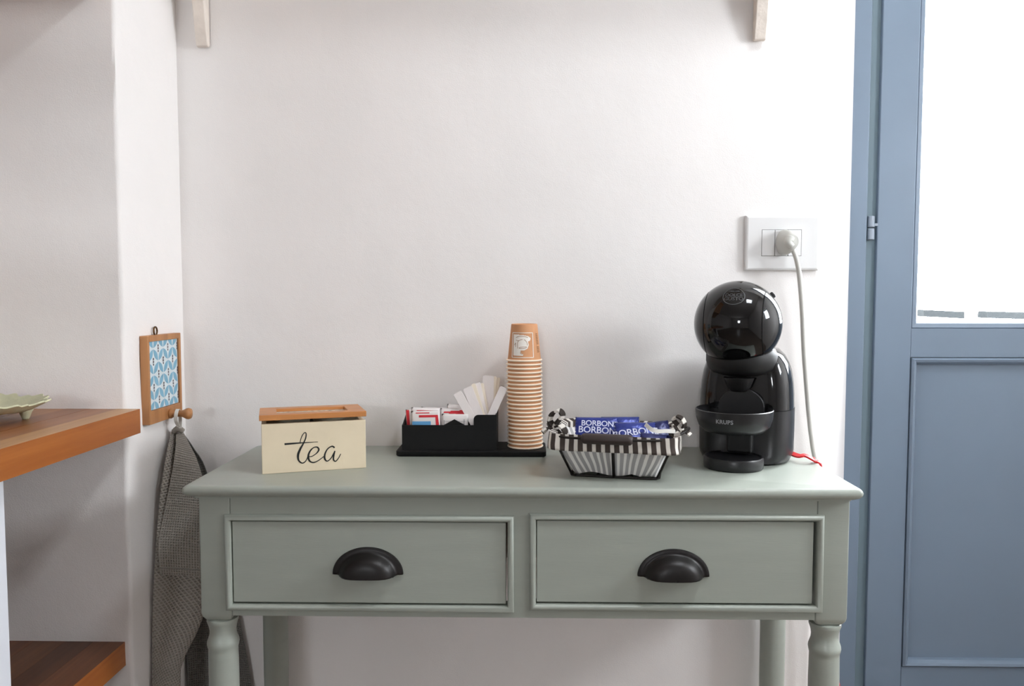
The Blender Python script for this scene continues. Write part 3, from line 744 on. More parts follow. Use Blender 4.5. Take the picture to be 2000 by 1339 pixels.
# ------------------------------------------------------------------ organiser tray
oy0, oy1 = WZ(920, 892, TZ).y, YB-.010
ox0, ox1 = WZ(772, 892, TZ).x, WZ(1067, 892, TZ).x
org = thing('condiment_organizer', 'black plastic condiment organizer tray at the back of the table', 'organizer', ((ox0+ox1)/2, oy0, TZ))
bm = bmesh.new()
loft(bm, [rrect(ox0+i, ox1-i, oy0+i, oy1-i, .008, TZ+z, 5) for i, z in ((.0015, 0), (0, .002), (0, .0085), (.0015, .010))])
obj('base_plate', bm, M['black_plastic'], org, world=True, smooth=True, autosmooth=40)
yb0 = oy0+.006; bx0, bx1 = W(785, 850, yb0).x, W(970, 850, yb0).x; xmid = W(925, 840, yb0).x
zlow = W(850, 830, yb0).z; zhi = W(950, 810, yb0).z; zf = TZ+.010; wt = .0022; byE = oy1-.008
def front_profile():
    pts = [(bx0, zf), (bx1, zf), (bx1, zhi)]
    r = .008
    for k in range(7):
        a = pi/2+k*pi/12; pts.append((xmid+r+r*cos(a), zhi-r+r*sin(a)))
    pts += [(xmid, zlow), (bx0, zlow)]
    return pts
bm = bmesh.new(); fp = front_profile(); loft(bm, [[(x, yb0, z) for x, z in fp], [(x, yb0+wt, z) for x, z in fp]])
obj('front_wall', bm, M['black_plastic'], org, world=True)
bm = bmesh.new(); sp = [(yb0+wt, zf), (byE, zf), (byE, zhi-.004), (byE-.03, zhi-.006), (yb0+.014, zlow+.002), (yb0+wt, zlow)]
loft(bm, [[(bx0, y, z) for y, z in sp], [(bx0+wt, y, z) for y, z in sp]]); obj('side_wall', bm, M['black_plastic'], org, world=True)
obj('side_wall', B(bx1-wt, bx1, yb0+wt, byE, zf, zhi), M['black_plastic'], org, world=True)
obj('back_wall', B(bx0+wt, bx1-wt, byE-wt, byE, zf, zlow), M['black_plastic'], org, world=True)
obj('divider', B(xmid, xmid+wt, yb0+wt, byE-wt, zf, zlow+.006), M['black_plastic'], org, world=True)
xt0, xt1, xtm = W(862, 825, yb0).x, W(912, 825, yb0).x, W(887, 825, yb0).x
bm = bmesh.new(); loft(bm, [[(xt0, y, zlow-.008), (xt1, y, zlow-.008), (xt1-.004, y, zlow), (xtm, y, W(887, 819, yb0).z), (xt0+.004, y, zlow)] for y in (yb0+wt+.0004, yb0+wt+.0024)])
obj('notched_tab', bm, M['black_plastic'], org, world=True)

# sachets
def sachet(name, label, cx, y, ztop, wid, hgt, lean, tilt, prints, cat='sachet', group='sugar sachets in the organizer'):
    mtx = Matrix.Translation((cx, y, ztop-hgt)) @ Matrix.Rotation(radians(tilt), 4, 'Y') @ Matrix.Rotation(radians(-lean), 4, 'X')
    t = thing(name, label, cat, group=group, full=mtx)
    def fn(side):
        def f(u, v):
            x = (u-.5)*wid; z = v*hgt; e = (1-abs(2*u-1)**3)*(1-abs(2*v-1)**3); return (x, side*.0016*e+side*.0002, z)
        return f
    bm = bmesh.new(); grid(bm, fn(-1), 12, 12); grid(bm, fn(1), 12, 12)
    bmesh.ops.remove_doubles(bm, verts=bm.verts, dist=.0005)
    obj('wrapper', bm, M['paper'], t, smooth=True)
    groups = {}
    for mk, poly in prints:
        groups.setdefault(mk, []).append(poly)
    for mk, polys in groups.items():
        bm = bmesh.new()
        for poly in polys:
            pl = [((a-.5)*wid, b_*hgt) for a, b_ in poly]
            poly_on(bm, pl, lambda x, z: (x, -(.0016*(1-abs(2*x/wid)**3)*(1-abs(2*z/hgt-1)**3)+.0006), z), .0012)
        obj({'red': 'red_print', 'skyblue': 'blue_print', 'greyprint': 'grey_print'}[mk], bm, M[mk], t)
    return t
rp = lambda a, b_, c, d: [(a, c), (b_, c), (b_, d), (a, d)]
ys = yb0+.010
def zz(py, y=None): return W(880, py, y or ys).z
def xx(px, y=None): return W(px, 820, y or ys).x
sw_ = W(860, 820, ys).x-W(804, 820, ys).x
sachet('sugar_sachet', 'white sachet with red stripes and blue block, front left in organizer', xx(832), ys, zz(802), sw_, .044, 0, -1,
       [('red', rp(.27, .93, .75, .84)), ('red', [(.86, .40), (.97, .40), (.93, .84), (.84, .80)]), ('skyblue', rp(.03, .68, .36, .60)), ('red', rp(.16, .64, .905, .94))])
sachet('sugar_sachet', 'white sachet with thin red line behind the front left sachet', xx(829, ys+.006), ys+.006, zz(797), sw_, .046, 3, 2,
       [('red', rp(.2, .9, .86, .90))])
sachet('sugar_sachet', 'white sachet with red left edge sticking out at organizer left', xx(820, ys+.013), ys+.013, zz(800), sw_*.9, .044, 4, -4,
       [('red', rp(.02, .14, .3, .97))])
sachet('sugar_sachet', 'plain white sachet at the back left of the organizer', xx(846, ys+.024), ys+.024, zz(795, ys+.024), sw_*.9, .046, 5, 1, [])
sachet('sugar_sachet', 'white sachet with grey lines behind the pointed black tab', xx(888), ys, zz(808), sw_*.92, .042, 0, 1,
       [('greyprint', rp(.05, .95, .52, .535)), ('greyprint', rp(.08, .10, .3, .75)), ('greyprint', rp(.84, .86, .3, .8)), ('greyprint', rp(.1, .9, .70, .712))])
sachet('sugar_sachet', 'white sachet with red wedge stripe behind the grey lined one', xx(886, ys+.007), ys+.007, zz(798), sw_*.95, .046, 3, 0,
       [('red', [(.12, .83), (.95, .74), (.88, .93), (.15, .87)])])
sachet('sugar_sachet', 'translucent white sachet topmost in the right sachet row', xx(889, ys+.016), ys+.016, zz(789, ys+.016), sw_*.6, .05, 4, 1, [])

# stirrers: flat paper-sleeved sticks fanned out of the tall compartment
sticks = [  # top px, top py, bottom px, bottom py, width px, depth, sleeve, label
    (893, 766, 940, 850, 17, .012, 1, 'leftmost paper sleeved stirrer leaning over the sachets'),
    (913, 756, 950, 850, 19, .017, 1, 'wide paper sleeved stirrer second from the left of the fan'),
    (924, 749, 955, 850, 9, .022, 0, 'narrow cream stirrer edge third from the left of the fan'),
    (933, 747, 957, 850, 10, .027, 1, 'fourth stirrer from the left in the fan, turned on edge'),
    (941, 748, 960, 850, 7, .031, 0, 'thin cream stirrer in the middle of the fan'),
    (954, 733, 952, 850, 22, .036, 1, 'tallest broad paper stirrer at the back of the fan'),
    (967, 735, 958, 850, 7, .041, 0, 'thin cream stirrer just right of the tallest one'),
    (974, 737, 960, 850, 6, .046, 0, 'thinnest stirrer behind the rightmost one'),
    (984, 756, 942, 850, 15, .020, 1, 'rightmost paper stirrer leaning towards the cups')]
for tx, tpy, bx, bpy_, wpx, dy, sl, lab in sticks:
    y = yb0+dy; a, b_ = W(tx, tpy, y), W(bx, bpy_, y)
    b_.x = min(max(b_.x, xmid+.008), bx1-.008)
    d = (a-b_).normalized(); n = Vector((-d.z, 0, d.x)); wv = wpx*y/F
    L = (a-b_).length; th = .0012 if wpx > 12 else .003
    prof = [(0, 1), (L-.002, 1), (L-.0004, .8), (L, .55)] if sl else [(0, 1), (L-wv*.4, 1), (L-wv*.15, .8), (L, .4)]
    bm = bmesh.new()
    loft(bm, [[b_+d*s+n*wv/2*q+Vector((0, e1, 0)) if sd > 0 else b_+d*s-n*wv/2*q+Vector((0, e1, 0)) for sd, e1 in ((1, -th/2), (-1, -th/2), (-1, th/2), (1, th/2))] for s, q in prof])
    o = obj('coffee_stirrer', bm, M['stick_paper'] if sl else M['stick_cream'], bevel=.0003)
    tag(o, lab, 'stirrer', 'stirrers fanned out in the organizer')

# ------------------------------------------------------------------ cups
cy_ = oy0+.042; cx_ = W(1026, 790, cy_).x; cr_ = 36*cy_/F; zb0 = TZ+.0102
ctop = W(1023, 632, cy_).z; crim = W(1024, 704, cy_).z; chh = ctop-crim
NC = 23; pitch_ = (crim-zb0)/(NC-1)
rt_ = 25.5*cy_/F; rr_ = 33*cy_/F
def cup_mesh():
    bm = bmesh.new(); lathe(bm, [(rr_, .002), (rr_-.0006, .004), (rt_, chh-.001), (rt_-.0012, chh), (rt_-.0022, chh-.0008), (rt_-.0028, chh-.006), (0, chh-.006), (0, chh-.0065), (rt_-.0030, chh-.0065), (rt_-.00045, chh-.0067), (rr_-.0010, .004), (rr_-.0006, .002), (rr_, .002)], seg=48); return bm
def rim_mesh():
    bm = bmesh.new(); R0, r0 = rr_+.0004, .0017
    lathe(bm, [(R0+r0*cos(t), .0017+r0*sin(t)) for t in [2*pi*k/10 for k in range(11)]], seg=48); return bm
c0 = obj('paper_cup', cup_mesh(), M['kraft'], smooth=True, autosmooth=40)
rm0 = obj('rim', rim_mesh(), M['cream_rim'], c0, smooth=True)
c0.location = (cx_, cy_, zb0)
tag(c0, 'kraft paper cup at the very bottom of the upturned stack', 'cup', 'stacked upturned kraft paper cups')
ordi = ['second', 'third', 'fourth', 'fifth', 'sixth', 'seventh', 'eighth', 'ninth', 'tenth', 'eleventh', 'twelfth', 'thirteenth', 'fourteenth', 'fifteenth', 'sixteenth', 'seventeenth', 'eighteenth', 'nineteenth', 'twentieth', 'twenty-first', 'twenty-second']
for k in range(1, NC):
    c = c0.copy(); C.objects.link(c); c.location = (cx_-.0022*k/NC+.0003*sin(k*2.1), cy_, zb0+k*pitch_)
    r2 = rm0.copy(); C.objects.link(r2); r2.parent = c
    if k == NC-1: c['label'] = 'topmost upturned kraft cup of the stack, with printed coffee cup emblem'
    elif k > NC//2: c['label'] = 'kraft cup in the stack, %s below the top cup' % (['directly'] + ordi)[NC-2-k] if NC-2-k == 0 else 'kraft cup in the stack, %s one down from the top cup' % ordi[NC-2-k-1]
    else: c['label'] = 'kraft cup in the stack, %s from the bottom' % ordi[k-1]
    last = c
def cone(u, v, off=.0004):      # u metres across, v height on the cup
    r = rr_-.0006+(rt_-rr_+.0006)*(v-.004)/(chh-.005)+off; x = max(-.97*r, min(.97*r, u-.0005)); return (x, -sqrt(r*r-x*x), v)
k_ = cy_/F
def cup_uv(X, Y):              # reading of the 1071 x 1339 view (985..1065, 620..720)
    return ((X/13.39+985-1023.5)*k_, (704-(Y/13.39+620))*k_)
bm = bmesh.new()
sq = [cup_uv(*p) for p in ((225, 378), (738, 378), (760, 1012), (208, 1012))]
for a, b_ in zip(sq, sq[1:]+sq[:1]):
    pts = [(a[0]+(b_[0]-a[0])*t/8, a[1]+(b_[1]-a[1])*t/8) for t in range(9)]
    stroke_on(bm, pts, [.0011]*9, lambda u, v: cone(u, v), 2)
left = [cup_uv(*p) for p in ((252, 420), (480, 430), (640, 470), (690, 520), (670, 580), (620, 600), (640, 690), (610, 780), (540, 820), (500, 830), (430, 830), (440, 900), (500, 930), (490, 965), (240, 965))]
poly_on(bm, left, lambda u, v: cone(u, v, .0004))
obj('emblem', bm, M['white_print'], last)
bm = bmesh.new()
for pts in ([(310, 500), (400, 465), (520, 470), (620, 500)], [(355, 780), (355, 620), (420, 560), (480, 550)], [(520, 545), (590, 620), (610, 700)], [(385, 765), (430, 745), (500, 738), (580, 735)],
            [(385, 775), (470, 785), (560, 765), (590, 740)], [(270, 700), (300, 640), (300, 740)], [(430, 860), (430, 910), (480, 925)], [(310, 560), (340, 575), (380, 580)]):
    stroke_on(bm, [cup_uv(*p) for p in pts], [.0007]*len(pts), lambda u, v: cone(u, v, .0007), 5)
for Y in range(400, 900, 42):
    if Y in (400+42*7,): continue
    u0, v0 = cup_uv(815+(Y-400)*.1, Y); u1, v1 = cup_uv(860+(Y-400)*.12, Y+26)
    poly_on(bm, [(u0, v0), (u1, v0), (u1, v1), (u0, v1)], lambda u, v: cone(u, v, .0006))
obj('brown_print', bm, M['brown_print'], last)

# ------------------------------------------------------------------ wire basket
bl = WZ(1113, 929, TZ); brr = WZ(1287, 938, TZ); wB = (brr-bl).length; ang = atan2(brr.y-bl.y, brr.x-bl.x)
dB = .095; cen = (bl+brr)/2+Vector((-sin(ang), cos(ang), 0))*dB/2
basket = thing('wire_basket', 'dark wire basket with black and white striped cloth liner', 'basket', (cen.x, cen.y, TZ), ang)
hx0, hy0, hx1, hy1, hz1 = wB/2, dB/2, .092, .072, .062
def rr_pt(u, hx, hy, r):
    """point at fraction u of a rounded rectangle, from front-left going right"""
    e = [2*(hx-r), 2*(hy-r)]; q = pi*r/2; tot = 2*(e[0]+e[1])+4*q; s = (u % 1)*tot
    segs = [('l', -hx+r, -hy, 1, 0, e[0]), ('c', hx-r, -hy+r, -90, 0, q), ('l', hx, -hy+r, 0, 1, e[1]), ('c', hx-r, hy-r, 0, 0, q),
            ('l', hx-r, hy, -1, 0, e[0]), ('c', -hx+r, hy-r, 90, 0, q), ('l', -hx, hy-r, 0, -1, e[1]), ('c', -hx+r, -hy+r, 180, 0, q)]
    for kx, a, b_, c, d, ln in segs:
        if s <= ln+1e-9:
            if kx == 'l': return a+c*s, b_+d*s
            an = radians(c)+(s/ln)*pi/2; return a+r*cos(an), b_+r*sin(an)
        s -= ln
    return -hx+r, -hy
def hzf(v): return hx0+(hx1-hx0)*v, hy0+(hy1-hy0)*v
wr = .0019
def wire(name, pts, r=wr, closed=False):
    bm = bmesh.new(); tube(bm, pts, r, 8, not closed); obj(name, bm, M['ironwire'], basket, smooth=True)
wire('bottom_wire', [(*rr_pt(i/48, hx0, hy0, .01), wr) for i in range(49)], wr, True)
wire('rim_wire', [(*rr_pt(i/48, hx1, hy1, .014), hz1+.002) for i in range(49)], wr, True)
for a, b_ in ((-1, -1), (1, -1), (1, 1), (-1, 1)):
    wire('side_wire', [(a*(hx0-.003), b_*(hy0-.003), wr), (a*(hx1-.004), b_*(hy1-.004), hz1)])
wire('side_wire', [(0, -hy0, wr), (0, -hy1-.001, hz1)], .0024); wire('side_wire', [(0, hy0, wr), (0, hy1, hz1)])
wire('side_wire', [(hx0, 0, wr), (hx1, 0, hz1)]); wire('side_wire', [(-hx0, 0, wr), (-hx1, 0, hz1)])
for s in (-1, 1):
    wire('bottom_wire', [(s*.025, -hy0, wr), (s*.025, hy0, wr)])
per = 2*(2*hx1+2*hy1)
def body(u, v):
    hx, hy = hzf(v); wob = .0022*sin(u*60)*sin(v*pi)+.002*noise.noise((u*14, v*3, 1)); x, y = rr_pt(u, hx-.004+wob, hy-.004+wob, .012)
    sag = -.004*max(0, 1-abs(u-.22)/.03)*(1-v) if v < .4 else 0
    return (x, y, .005+(hz1-.004)*v+.0025*sin(u*37)*(1-v)+sag)
bm = bmesh.new(); grid(bm, body, 160, 12, lambda u, v: (u*per, v*.06), True)
bm.faces.new([v for v in bm.verts][:160][::-1])
obj('cloth_liner', bm, M['liner_body'], basket, smooth=True, autosmooth=60, solid=.0008)
def band(u, v):
    t = v*2
    if t < 1: off, z = -.005+.0, hz1-.018+.024*t                      # inner face, rising
    else: off, z = .0035+.0015*(t-1), hz1+.006-.024*(t-1)             # outer face, falling
    off += .0012*noise.noise((u*22, v*3, 4)); x, y = rr_pt(u+.004*(v-.5), hx1+off, hy1+off, .016)
    return (x, y, z+.0015*noise.noise((u*12, 0, 2))+.003*cos(4*pi*u)*0)
bm = bmesh.new(); grid(bm, band, 200, 14, lambda u, v: (u*per, v*.05), True)
obj('liner_cuff', bm, M['liner_band'], basket, smooth=True, autosmooth=70, solid=.0008)
# wooden roll handle resting on the front cuff
bm = bmesh.new(); x0 = (W(1147, 860, 1.1).x-cen.x)*1.0
ra, rb = -.045, .030
lathe(bm, [(0, ra), (.0045, ra), (.0072, ra+.003), (.0078, ra+.006), (.0078, rb-.006), (.0072, rb-.003), (.0045, rb), (0, rb)], (0, -hy1-.009, hz1+.002), 20, 'x')
obj('handle_roll', bm, M['roll'], basket, smooth=True, autosmooth=50)
wire('handle_wire', catmull([(-hx1+.004, -hy1+.004, hz1+.003), (-.07, -hy1-.006, hz1+.002), (ra-.004, -hy1-.009, hz1+.002), (ra+.002, -hy1-.009, hz1+.002)], 6))
wire('handle_wire', catmull([(hx1-.004, -hy1+.004, hz1+.003), (.06, -hy1-.006, hz1+.002), (rb+.004, -hy1-.009, hz1+.002), (rb-.002, -hy1-.009, hz1+.002)], 6))
for s in (-1, 1):
    wire('ear_wire', catmull([(s*(hx1), -.03, hz1+.002), (s*(hx1+.010), -.02, hz1+.007), (s*(hx1+.016), 0, hz1+.009), (s*(hx1+.010), .02, hz1+.007), (s*hx1, .03, hz1+.002)], 6), .0022)
# bows tied at both ends
def bow(cx, cy, cz, s, sc_=1.0):
    for name, pts in (('bow_loop', [(0, 0, 0), (-.007, -.003, .010), (-.002, -.006, .022), (.008, -.006, .026), (.013, -.004, .019), (.006, -.003, .010), (0, 0, .001)]),
                      ('bow_loop', [(0, 0, 0), (.010, -.008, .004), (.018, -.012, -.004), (.012, -.012, -.010), (.002, -.004, -.003), (0, 0, 0)]),
                      ('bow_tail', [(0, 0, 0), (-.010, -.005, -.002), (-.018, -.008, -.008)])):
        bm = bmesh.new(); uvl = bm.loops.layers.uv.verify()
        ribbon(bm, catmull([(cx+p[0]*s*sc_, cy+p[1]*sc_, cz+p[2]*sc_) for p in pts], 7), (.75, .8, .25), .009*sc_, .0035*sc_, uvl)
        obj(name, bm, M['ribbon'], basket, smooth=True, autosmooth=50)
    bm = bmesh.new(); lathe(bm, [(0, -.005), (.004, -.004), (.0058, 0), (.004, .004), (0, .005)], (cx, cy, cz), 12, 'z'); obj('bow_knot', bm, M['ribbon'], basket, smooth=True)
bow(-hx1-.001, -hy1+.045, hz1+.008, 1, 1.0); bow(hx1+.004, -.01, hz1+.008, -1, .8)

# blue coffee bags in the basket
def bag(label, lx, ly, lz, rx, ry, rz, wid, hgt, m, lines, th=.010, seed=0, spc=.95):
    mtx = WM['wire_basket'] @ Matrix.Translation((lx, ly, lz)) @ Matrix.Rotation(radians(rz), 4, 'Z') @ Matrix.Rotation(radians(ry), 4, 'Y') @ Matrix.Rotation(radians(rx), 4, 'X')
    t = thing('coffee_bag', label, 'coffee bag', group='blue coffee bags in the basket', full=mtx)
    def hgtf(x, y):
        a = max(0, 1-abs(2*x/wid)**3); b_ = max(0, 1-abs(2*y/hgt)**4)
        return th*.5*a**.6*b_**.6*(1+.22*noise.noise((x*70, y*70, seed)))
    def f(s):
        return lambda u, v: ((u-.5)*wid+.0008*sin(v*60), (v-.5)*hgt, s*hgtf((u-.5)*wid, (v-.5)*hgt))
    bm = bmesh.new(); grid(bm, f(1), 28, 24); grid(bm, f(-1), 28, 24); bmesh.ops.remove_doubles(bm, verts=bm.verts, dist=.0001)
    obj('foil', bm, m, t, smooth=True)
    if lines:
        bm = bmesh.new()
        for txt, x, y, s, rot in lines:
            c_, s_ = cos(radians(rot)), sin(radians(rot))
            def fn(a, b_): X, Y = x+a*c_-b_*s_, y+a*s_+b_*c_; return (X, Y, hgtf(X, Y)+.0007)
            text_on(bm, txt, s, fn, spc, .00015)
        obj('lettering', bm, M['bag_ink'], t)
    return t
bag('blue coffee bag with stacked white lettering, left in the basket', -.030, -.012, .060, 62, 0, 8, .066, .052, M['bag'], [('BORBONE', .004, .014, .0125, -2), ('BORBONE', .004, .003, .0145, -3), ('BORBONE', .008, -.009, .013, -4)], .010, 1)
bag('blue coffee bag with one line of white lettering, right of centre', .030, -.022, .058, 55, 0, 12, .062, .050, M['bag'], [('BORBONE', 0, .006, .0155, 6)], .012, 2)
bag('blue coffee bag at the back centre of the basket', .004, .022, .060, 60, 0, 14, .060, .046, M['bag'], None, .010, 3)
bag('dark navy coffee bag at the back right corner', .064, .004, .064, 50, -6, 16, .034, .036, M['bag_dark'], None, .010, 4)
bag('navy coffee bag low at the right front inside the basket', .058, -.040, .052, 50, 6, 14, .040, .036, M['bag_dark'], None, .008, 5)
bm = bmesh.new(); uvl = bm.loops.layers.uv.verify()
ribbon(bm, catmull([(.044, -.020, .078), (.052, -.028, .073), (.062, -.030, .070), (.075, -.026, .070), (.088, -.020, .069)], 8), (0, .4, 1), .006, .001)
obj('cloth_tie', bm, M['loop'], basket)

# ------------------------------------------------------------------ coffee machine
MX, MY, MR = .369, 1.312, radians(-24)
mac = thing('coffee_machine', 'black pod coffee machine with glossy ball head and round drip tray', 'coffee machine', (MX, MY, TZ), MR)
def body_ring(z, hw, hd, dent, n=72):
    out = []
    for i in range(n):
        a = 2*pi*i/n; p = 2.6; c_, s_ = cos(a), sin(a)
        r = (abs(c_/hw)**p+abs(s_/hd)**p)**(-1/p)
        da = abs((a-1.5*pi+pi) % (2*pi)-pi)
        r -= dent*(1/(1+math.exp((da-.62)/.09)))
        out.append((r*c_, r*s_, z))
    return out
ZS = .088
low = [(0, .063, .064, 0), (.003, .070, .069, .0), (.010, .0735, .072, .008), (.016, .0750, .0725, .016), (.05, .0755, .073, .018), (ZS-.0008, .0755, .073, .018)]
bm = bmesh.new(); loft(bm, [body_ring(*r) for r in low]); obj('lower_housing', bm, M['machine_matte'], mac, smooth=True, autosmooth=50)
upp = [(ZS, .0752, .073, .018), (.11, .0745, .0725, .018), (.13, .0730, .071, .018), (.148, .0700, .068, .016), (.162, .0655, .064, .012), (.174, .059, .058, .008), (.184, .049, .050, 0)]
bm = bmesh.new(); loft(bm, [body_ring(*r) for r in upp]); obj('upper_housing', bm, M['machine_gloss'], mac, smooth=True, autosmooth=50)
bxh, by, bz, R = -.009, -.052, .2262, .0690
# collar under the head
bm = bmesh.new(); lathe(bm, [(.030, .142), (.046, .147), (.0535, .155), (.0565, .165), (.0565, .176), (.052, .186), (.04, .19), (0, .19)], (bxh*.5, -.036, 0), 48)
obj('collar', bm, M['machine_dark'], mac, smooth=True, autosmooth=50)
bm = bmesh.new(); lathe(bm, [(0, .118), (.012, .118), (.018, .124), (.024, .140), (0, .141)], (-.004, -.062, 0), 32); obj('spout', bm, M['machine_dark'], mac, smooth=True, autosmooth=50)
d = .0445
def arc(a0, a1, n=24, rad=R): return [(rad*sin(t), rad*cos(t)) for t in [a0+(a1-a0)*k/n for k in range(n+1)]]
def seg_prof(x0, x1, n=24):
    t0, t1 = math.acos(x0/R), math.acos(x1/R)
    pts = [(R*sin(t), R*cos(t)) for t in [t0+(t1-t0)*k/n for k in range(n+1)]]
    return pts
bm = bmesh.new(); pr_ = seg_prof(-d+.0007, d-.0007, 36); pr_ = [(pr_[0][0]-.004, pr_[0][1])]+pr_+[(pr_[-1][0]-.004, pr_[-1][1])]
lathe(bm, pr_, (bxh, by, bz), 96, 'x'); obj('head_shell', bm, M['machine_gloss'], mac, smooth=True, autosmooth=50)
for s in (-1, 1):
    pr_ = seg_prof(s*(d+.0007), s*R*.99999, 24); pr_ = [(pr_[0][0]-.004, pr_[0][1])]+pr_
    bm = bmesh.new(); lathe(bm, pr_, (bxh, by, bz), 96, 'x'); obj('head_cap', bm, M['machine_gloss'], mac, smooth=True, autosmooth=50)
bm = bmesh.new(); lathe(bm, [(.0, -d), (sqrt(R*R-d*d)-.0012, -d), (sqrt(R*R-d*d)-.0012, d), (0, d)], (bxh, by, bz), 96, 'x')
obj('head_core', bm, M['machine_dark'], mac)
Mi = Matrix.Rotation(-MR, 3, 'Z')
dirw = Mi @ Vector((.755, -.12, .66)).normalized()
bm = bmesh.new(); lathe(bm, [(0, -.001), (.0052, -.001), (.0052, .003), (.0042, .0042), (0, .0045)], seg=20)
bm.transform(Matrix.Translation(Vector((bxh, by, bz))+dirw*R) @ dirw.to_track_quat('Z', 'Y').to_matrix().to_4x4())
obj('selector_knob', bm, M['machine_dark'], mac, smooth=True, autosmooth=50)
# emblem on the ball
cd = Vector((-MX, -MY, 0)).normalized()
def sph(az, el, off=.00035):
    def f(u, v):
        # u to the right, v up, metres on the sphere about (az, el)
        a = az+u/(R*cos(el)); e = el+v/R
        return (bxh+sin(a)*cos(e)*(R+off), by-cos(a)*cos(e)*(R+off), bz+sin(e)*(R+off))
    return f
f = sph(radians(2), radians(41))
bm = bmesh.new()
for i in range(48):
    a0, a1 = 2*pi*i/48, 2*pi*(i+1)/48
    ro, ri = (.0168, .0172), (.0156, .0160)
    bm.faces.new([bm.verts.new(f(q[0]*cos(a), q[1]*sin(a))) for q, a in ((ro, a0), (ro, a1), (ri, a1), (ri, a0))])
text_on(bm, 'DOLCE', .0086, lambda u, v: f(u, v+.0005), .95, .0001)
text_on(bm, 'GUSTO', .0086, lambda u, v: f(u, v-.0068), .95, .0001)
text_on(bm, 'NESCAFE', .0045, lambda u, v: f(u, v+.0088), .95, .0001)
obj('emblem', bm, M['logo_grey'], mac)
# cup stand bowl and drip base
cyb = -.090
bm = bmesh.new(); zr = .0935
lathe(bm, [(0, .0545), (.030, .055), (.046, .0585), (.0545, .067), (.0585, .079), (.0598, .0925), (.0585, zr), (.0570, .0925), (.0555, .080), (.050, .073), (0, .072)], (-.006, cyb, 0), 72)
obj('drip_tray', bm, M['machine_matte'], mac, smooth=True, autosmooth=50)
def bowlfn(az0):
    def f(u, v):
        r = .0582+(.0600-.0582)*(v-.079)/(.0135)+.0004; a = az0+u/r; return (-.006+sin(a)*r, cyb-cos(a)*r, v)
    return f
fb = bowlfn(radians(-5))
bm = bmesh.new(); text_on(bm, 'KRUPS', .0088, lambda u, v: fb(u, v+.0795), 1.05, .0002); obj('lettering', bm, M['logo_light'], mac)
# half-round back plate behind the drip tray
bm = bmesh.new(); pts = [(-.036, .07), (.036, .07)]+[(.036*cos(pi*k/24), .092+.031*sin(pi*k/24)) for k in range(25)]
loft(bm, [[(x, y, z) for x, z in pts] for y in (-.062, -.055)]); obj('back_plate', bm, M['machine_matte'], mac, bevel=.001)
bm = bmesh.new(); lathe(bm, [(0, 0), (.044, 0), (.0458, .002), (.0462, .008), (.0462, .016), (.045, .0185), (.0425, .0185), (.041, .0165), (0, .0165)], (-.006, cyb, 0), 64)
obj('drip_base', bm, M['machine_matte'], mac, smooth=True, autosmooth=50)
obj('foot_bridge', B(-.03, .03, cyb+.03, -.04, 0, .014), M['machine_matte'], mac, bevel=.003)
bm = bmesh.new(); box(bm, -.02, .02, -.075, -.035, .02, .056); obj('tray_arm', bm, M['machine_dark'], mac, bevel=.004)

# ------------------------------------------------------------------ outlet, plug, cables
yw = YB-.009
q0, q1 = W(1453, 528, YB), W(1598, 421, YB)
out = thing('wall_outlet', 'white three module wall outlet plate above the coffee machine', 'outlet', ((q0.x+q1.x)/2, YB, q0.z))
m0, m1 = W(1487, 500, yw), W(1566, 448, yw)
bm = bmesh.new()
frame_rings(bm, q0.x, q1.x, q0.z, q1.z, [(0, YB+.002), (0, YB-.005), (.0015, YB-.008), (.004, yw), (m0.x-q0.x, yw)])
# inner edge adjusted to the module window
for v in bm.verts:
    if abs(v.co.y-yw) < 1e-6 and q0.x+.01 < v.co.x < q1.x-.01:
        v.co.x = m0.x if v.co.x < (q0.x+q1.x)/2 else m1.x; v.co.z = m0.z if v.co.z < (q0.z+q1.z)/2 else m1.z
obj('cover_plate', bm, M['white_plastic'], out, world=True)
obj('module_bed', B(m0.x-.004, m1.x+.004, yw+.004, YB+.001, m0.z-.004, m1.z+.004), M['socket_gap'], out, world=True)
mw = (m1.x-m0.x)/3; g = .0006
for k in range(3):
    obj('socket_module', B(m0.x+mw*k+g, m0.x+mw*(k+1)-g, yw-.0002, yw+.006, m0.z+g, m1.z-g), M['white_plastic'], out, world=True, bevel=.0004)
pcx, pcz = W(1529, 472, yw).x, W(1529, 474, yw).z
cord = thing('power_cord', 'pale grey power cord with round plug in the wall outlet', 'cord', (pcx, yw, pcz))
bm = bmesh.new()
rings = []
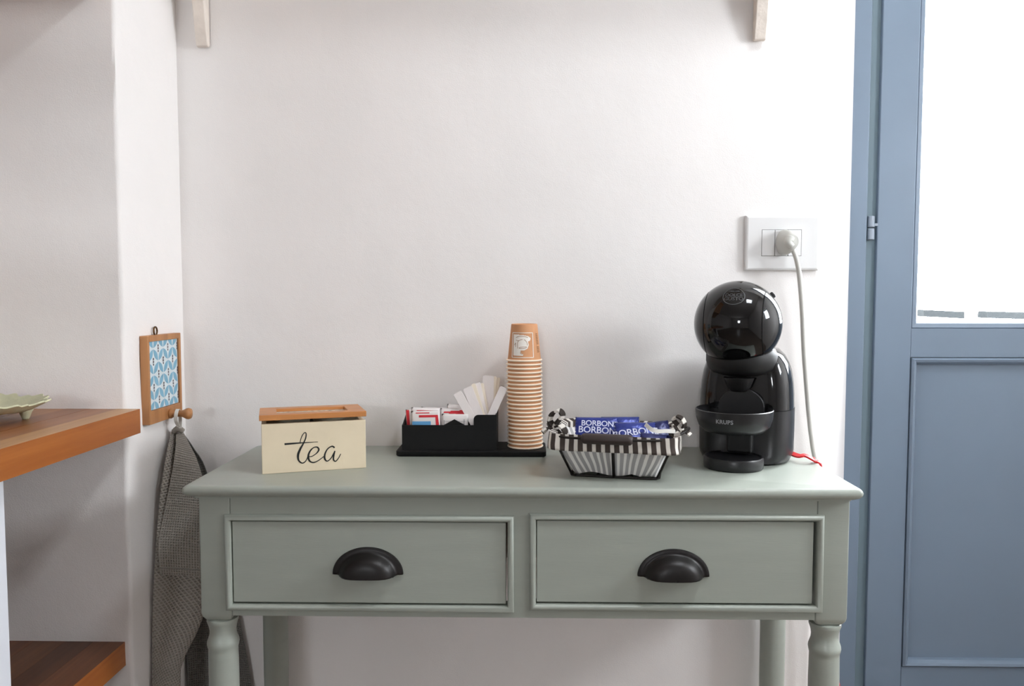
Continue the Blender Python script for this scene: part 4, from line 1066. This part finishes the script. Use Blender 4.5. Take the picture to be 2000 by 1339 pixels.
for hw, hz, y, dx in ((.0125, .0215, yw-.0005, 0), (.0135, .0225, yw-.004, 0), (.0132, .022, yw-.014, .001), (.0115, .019, yw-.024, .004), (.009, .012, yw-.031, .008)):
    rings.append([(pcx+dx+hw*cos(2*pi*k/28), y, pcz+hz*sin(2*pi*k/28)) for k in range(28)])
loft(bm, rings); obj('plug_body', bm, M['cable'], cord, world=True, smooth=True, autosmooth=60)
yc = yw-.024
nk = [Vector((pcx+.004, yc, pcz+.006)), W(1540, 474, yc-.004), W(1548, 482, yc-.006)]
bm = bmesh.new(); tube(bm, catmull(nk, 6), [.0095-.0045*k/12 for k in range(13)], 14); obj('strain_relief', bm, M['cable'], cord, world=True, smooth=True)
pts = [(1546, 480, 1.368), (1556, 508, 1.366), (1562, 545, 1.367), (1567, 610, 1.37), (1570, 680, 1.375), (1575, 750, 1.378), (1581, 820, 1.38), (1588, 875, 1.378), (1594, 905, 1.374)]
P = [W(*p) for p in pts]; P += [P[-1]+Vector((.004, .0, -.05)), P[-1]+Vector((.006, .004, -.25)), P[-1]+Vector((.004, .006, -.55)), P[-1]+Vector((.0, .0, -.77))]
P = [Vector((max(p.x, TX1+.008) if p.z < TZ+.01 else p.x, p.y, max(p.z, .008))) for p in P]
bm = bmesh.new(); tube(bm, catmull(P, 8), .0042, 12); obj('cable', bm, M['cable'], cord, world=True, smooth=True)
# red cord from behind the machine, over the right edge of the table and down to the floor
P = [Vector((.430, 1.355, TZ+.010)), WZ(1556, 889, TZ+.010), WZ(1572, 889, TZ+.012), WZ(1588, 897, TZ+.007), Vector((TX1-.004, 1.268, TZ+.003))]
P += [Vector((TX1+.004, 1.262, TZ-.006)), Vector((TX1+.006, 1.264, TZ-.06)), Vector((TX1+.005, 1.266, .60)), Vector((TX1+.006, 1.266, .46)), W(1630, 1318, 1.262), W(1640, 1345, 1.26), Vector((W(1642, 1345, 1.27).x+.03, 1.25, .2)), Vector((TX1+.08, 1.25, .006))]
bm = bmesh.new(); cp = catmull(P, 8); ribbon(bm, cp, (.3, .9, .2), .0085, .003)
tag(obj('red_cord', bm, M['red_cord'], bevel=.001), 'flat red cord running from behind the coffee machine over the table edge', 'cord')
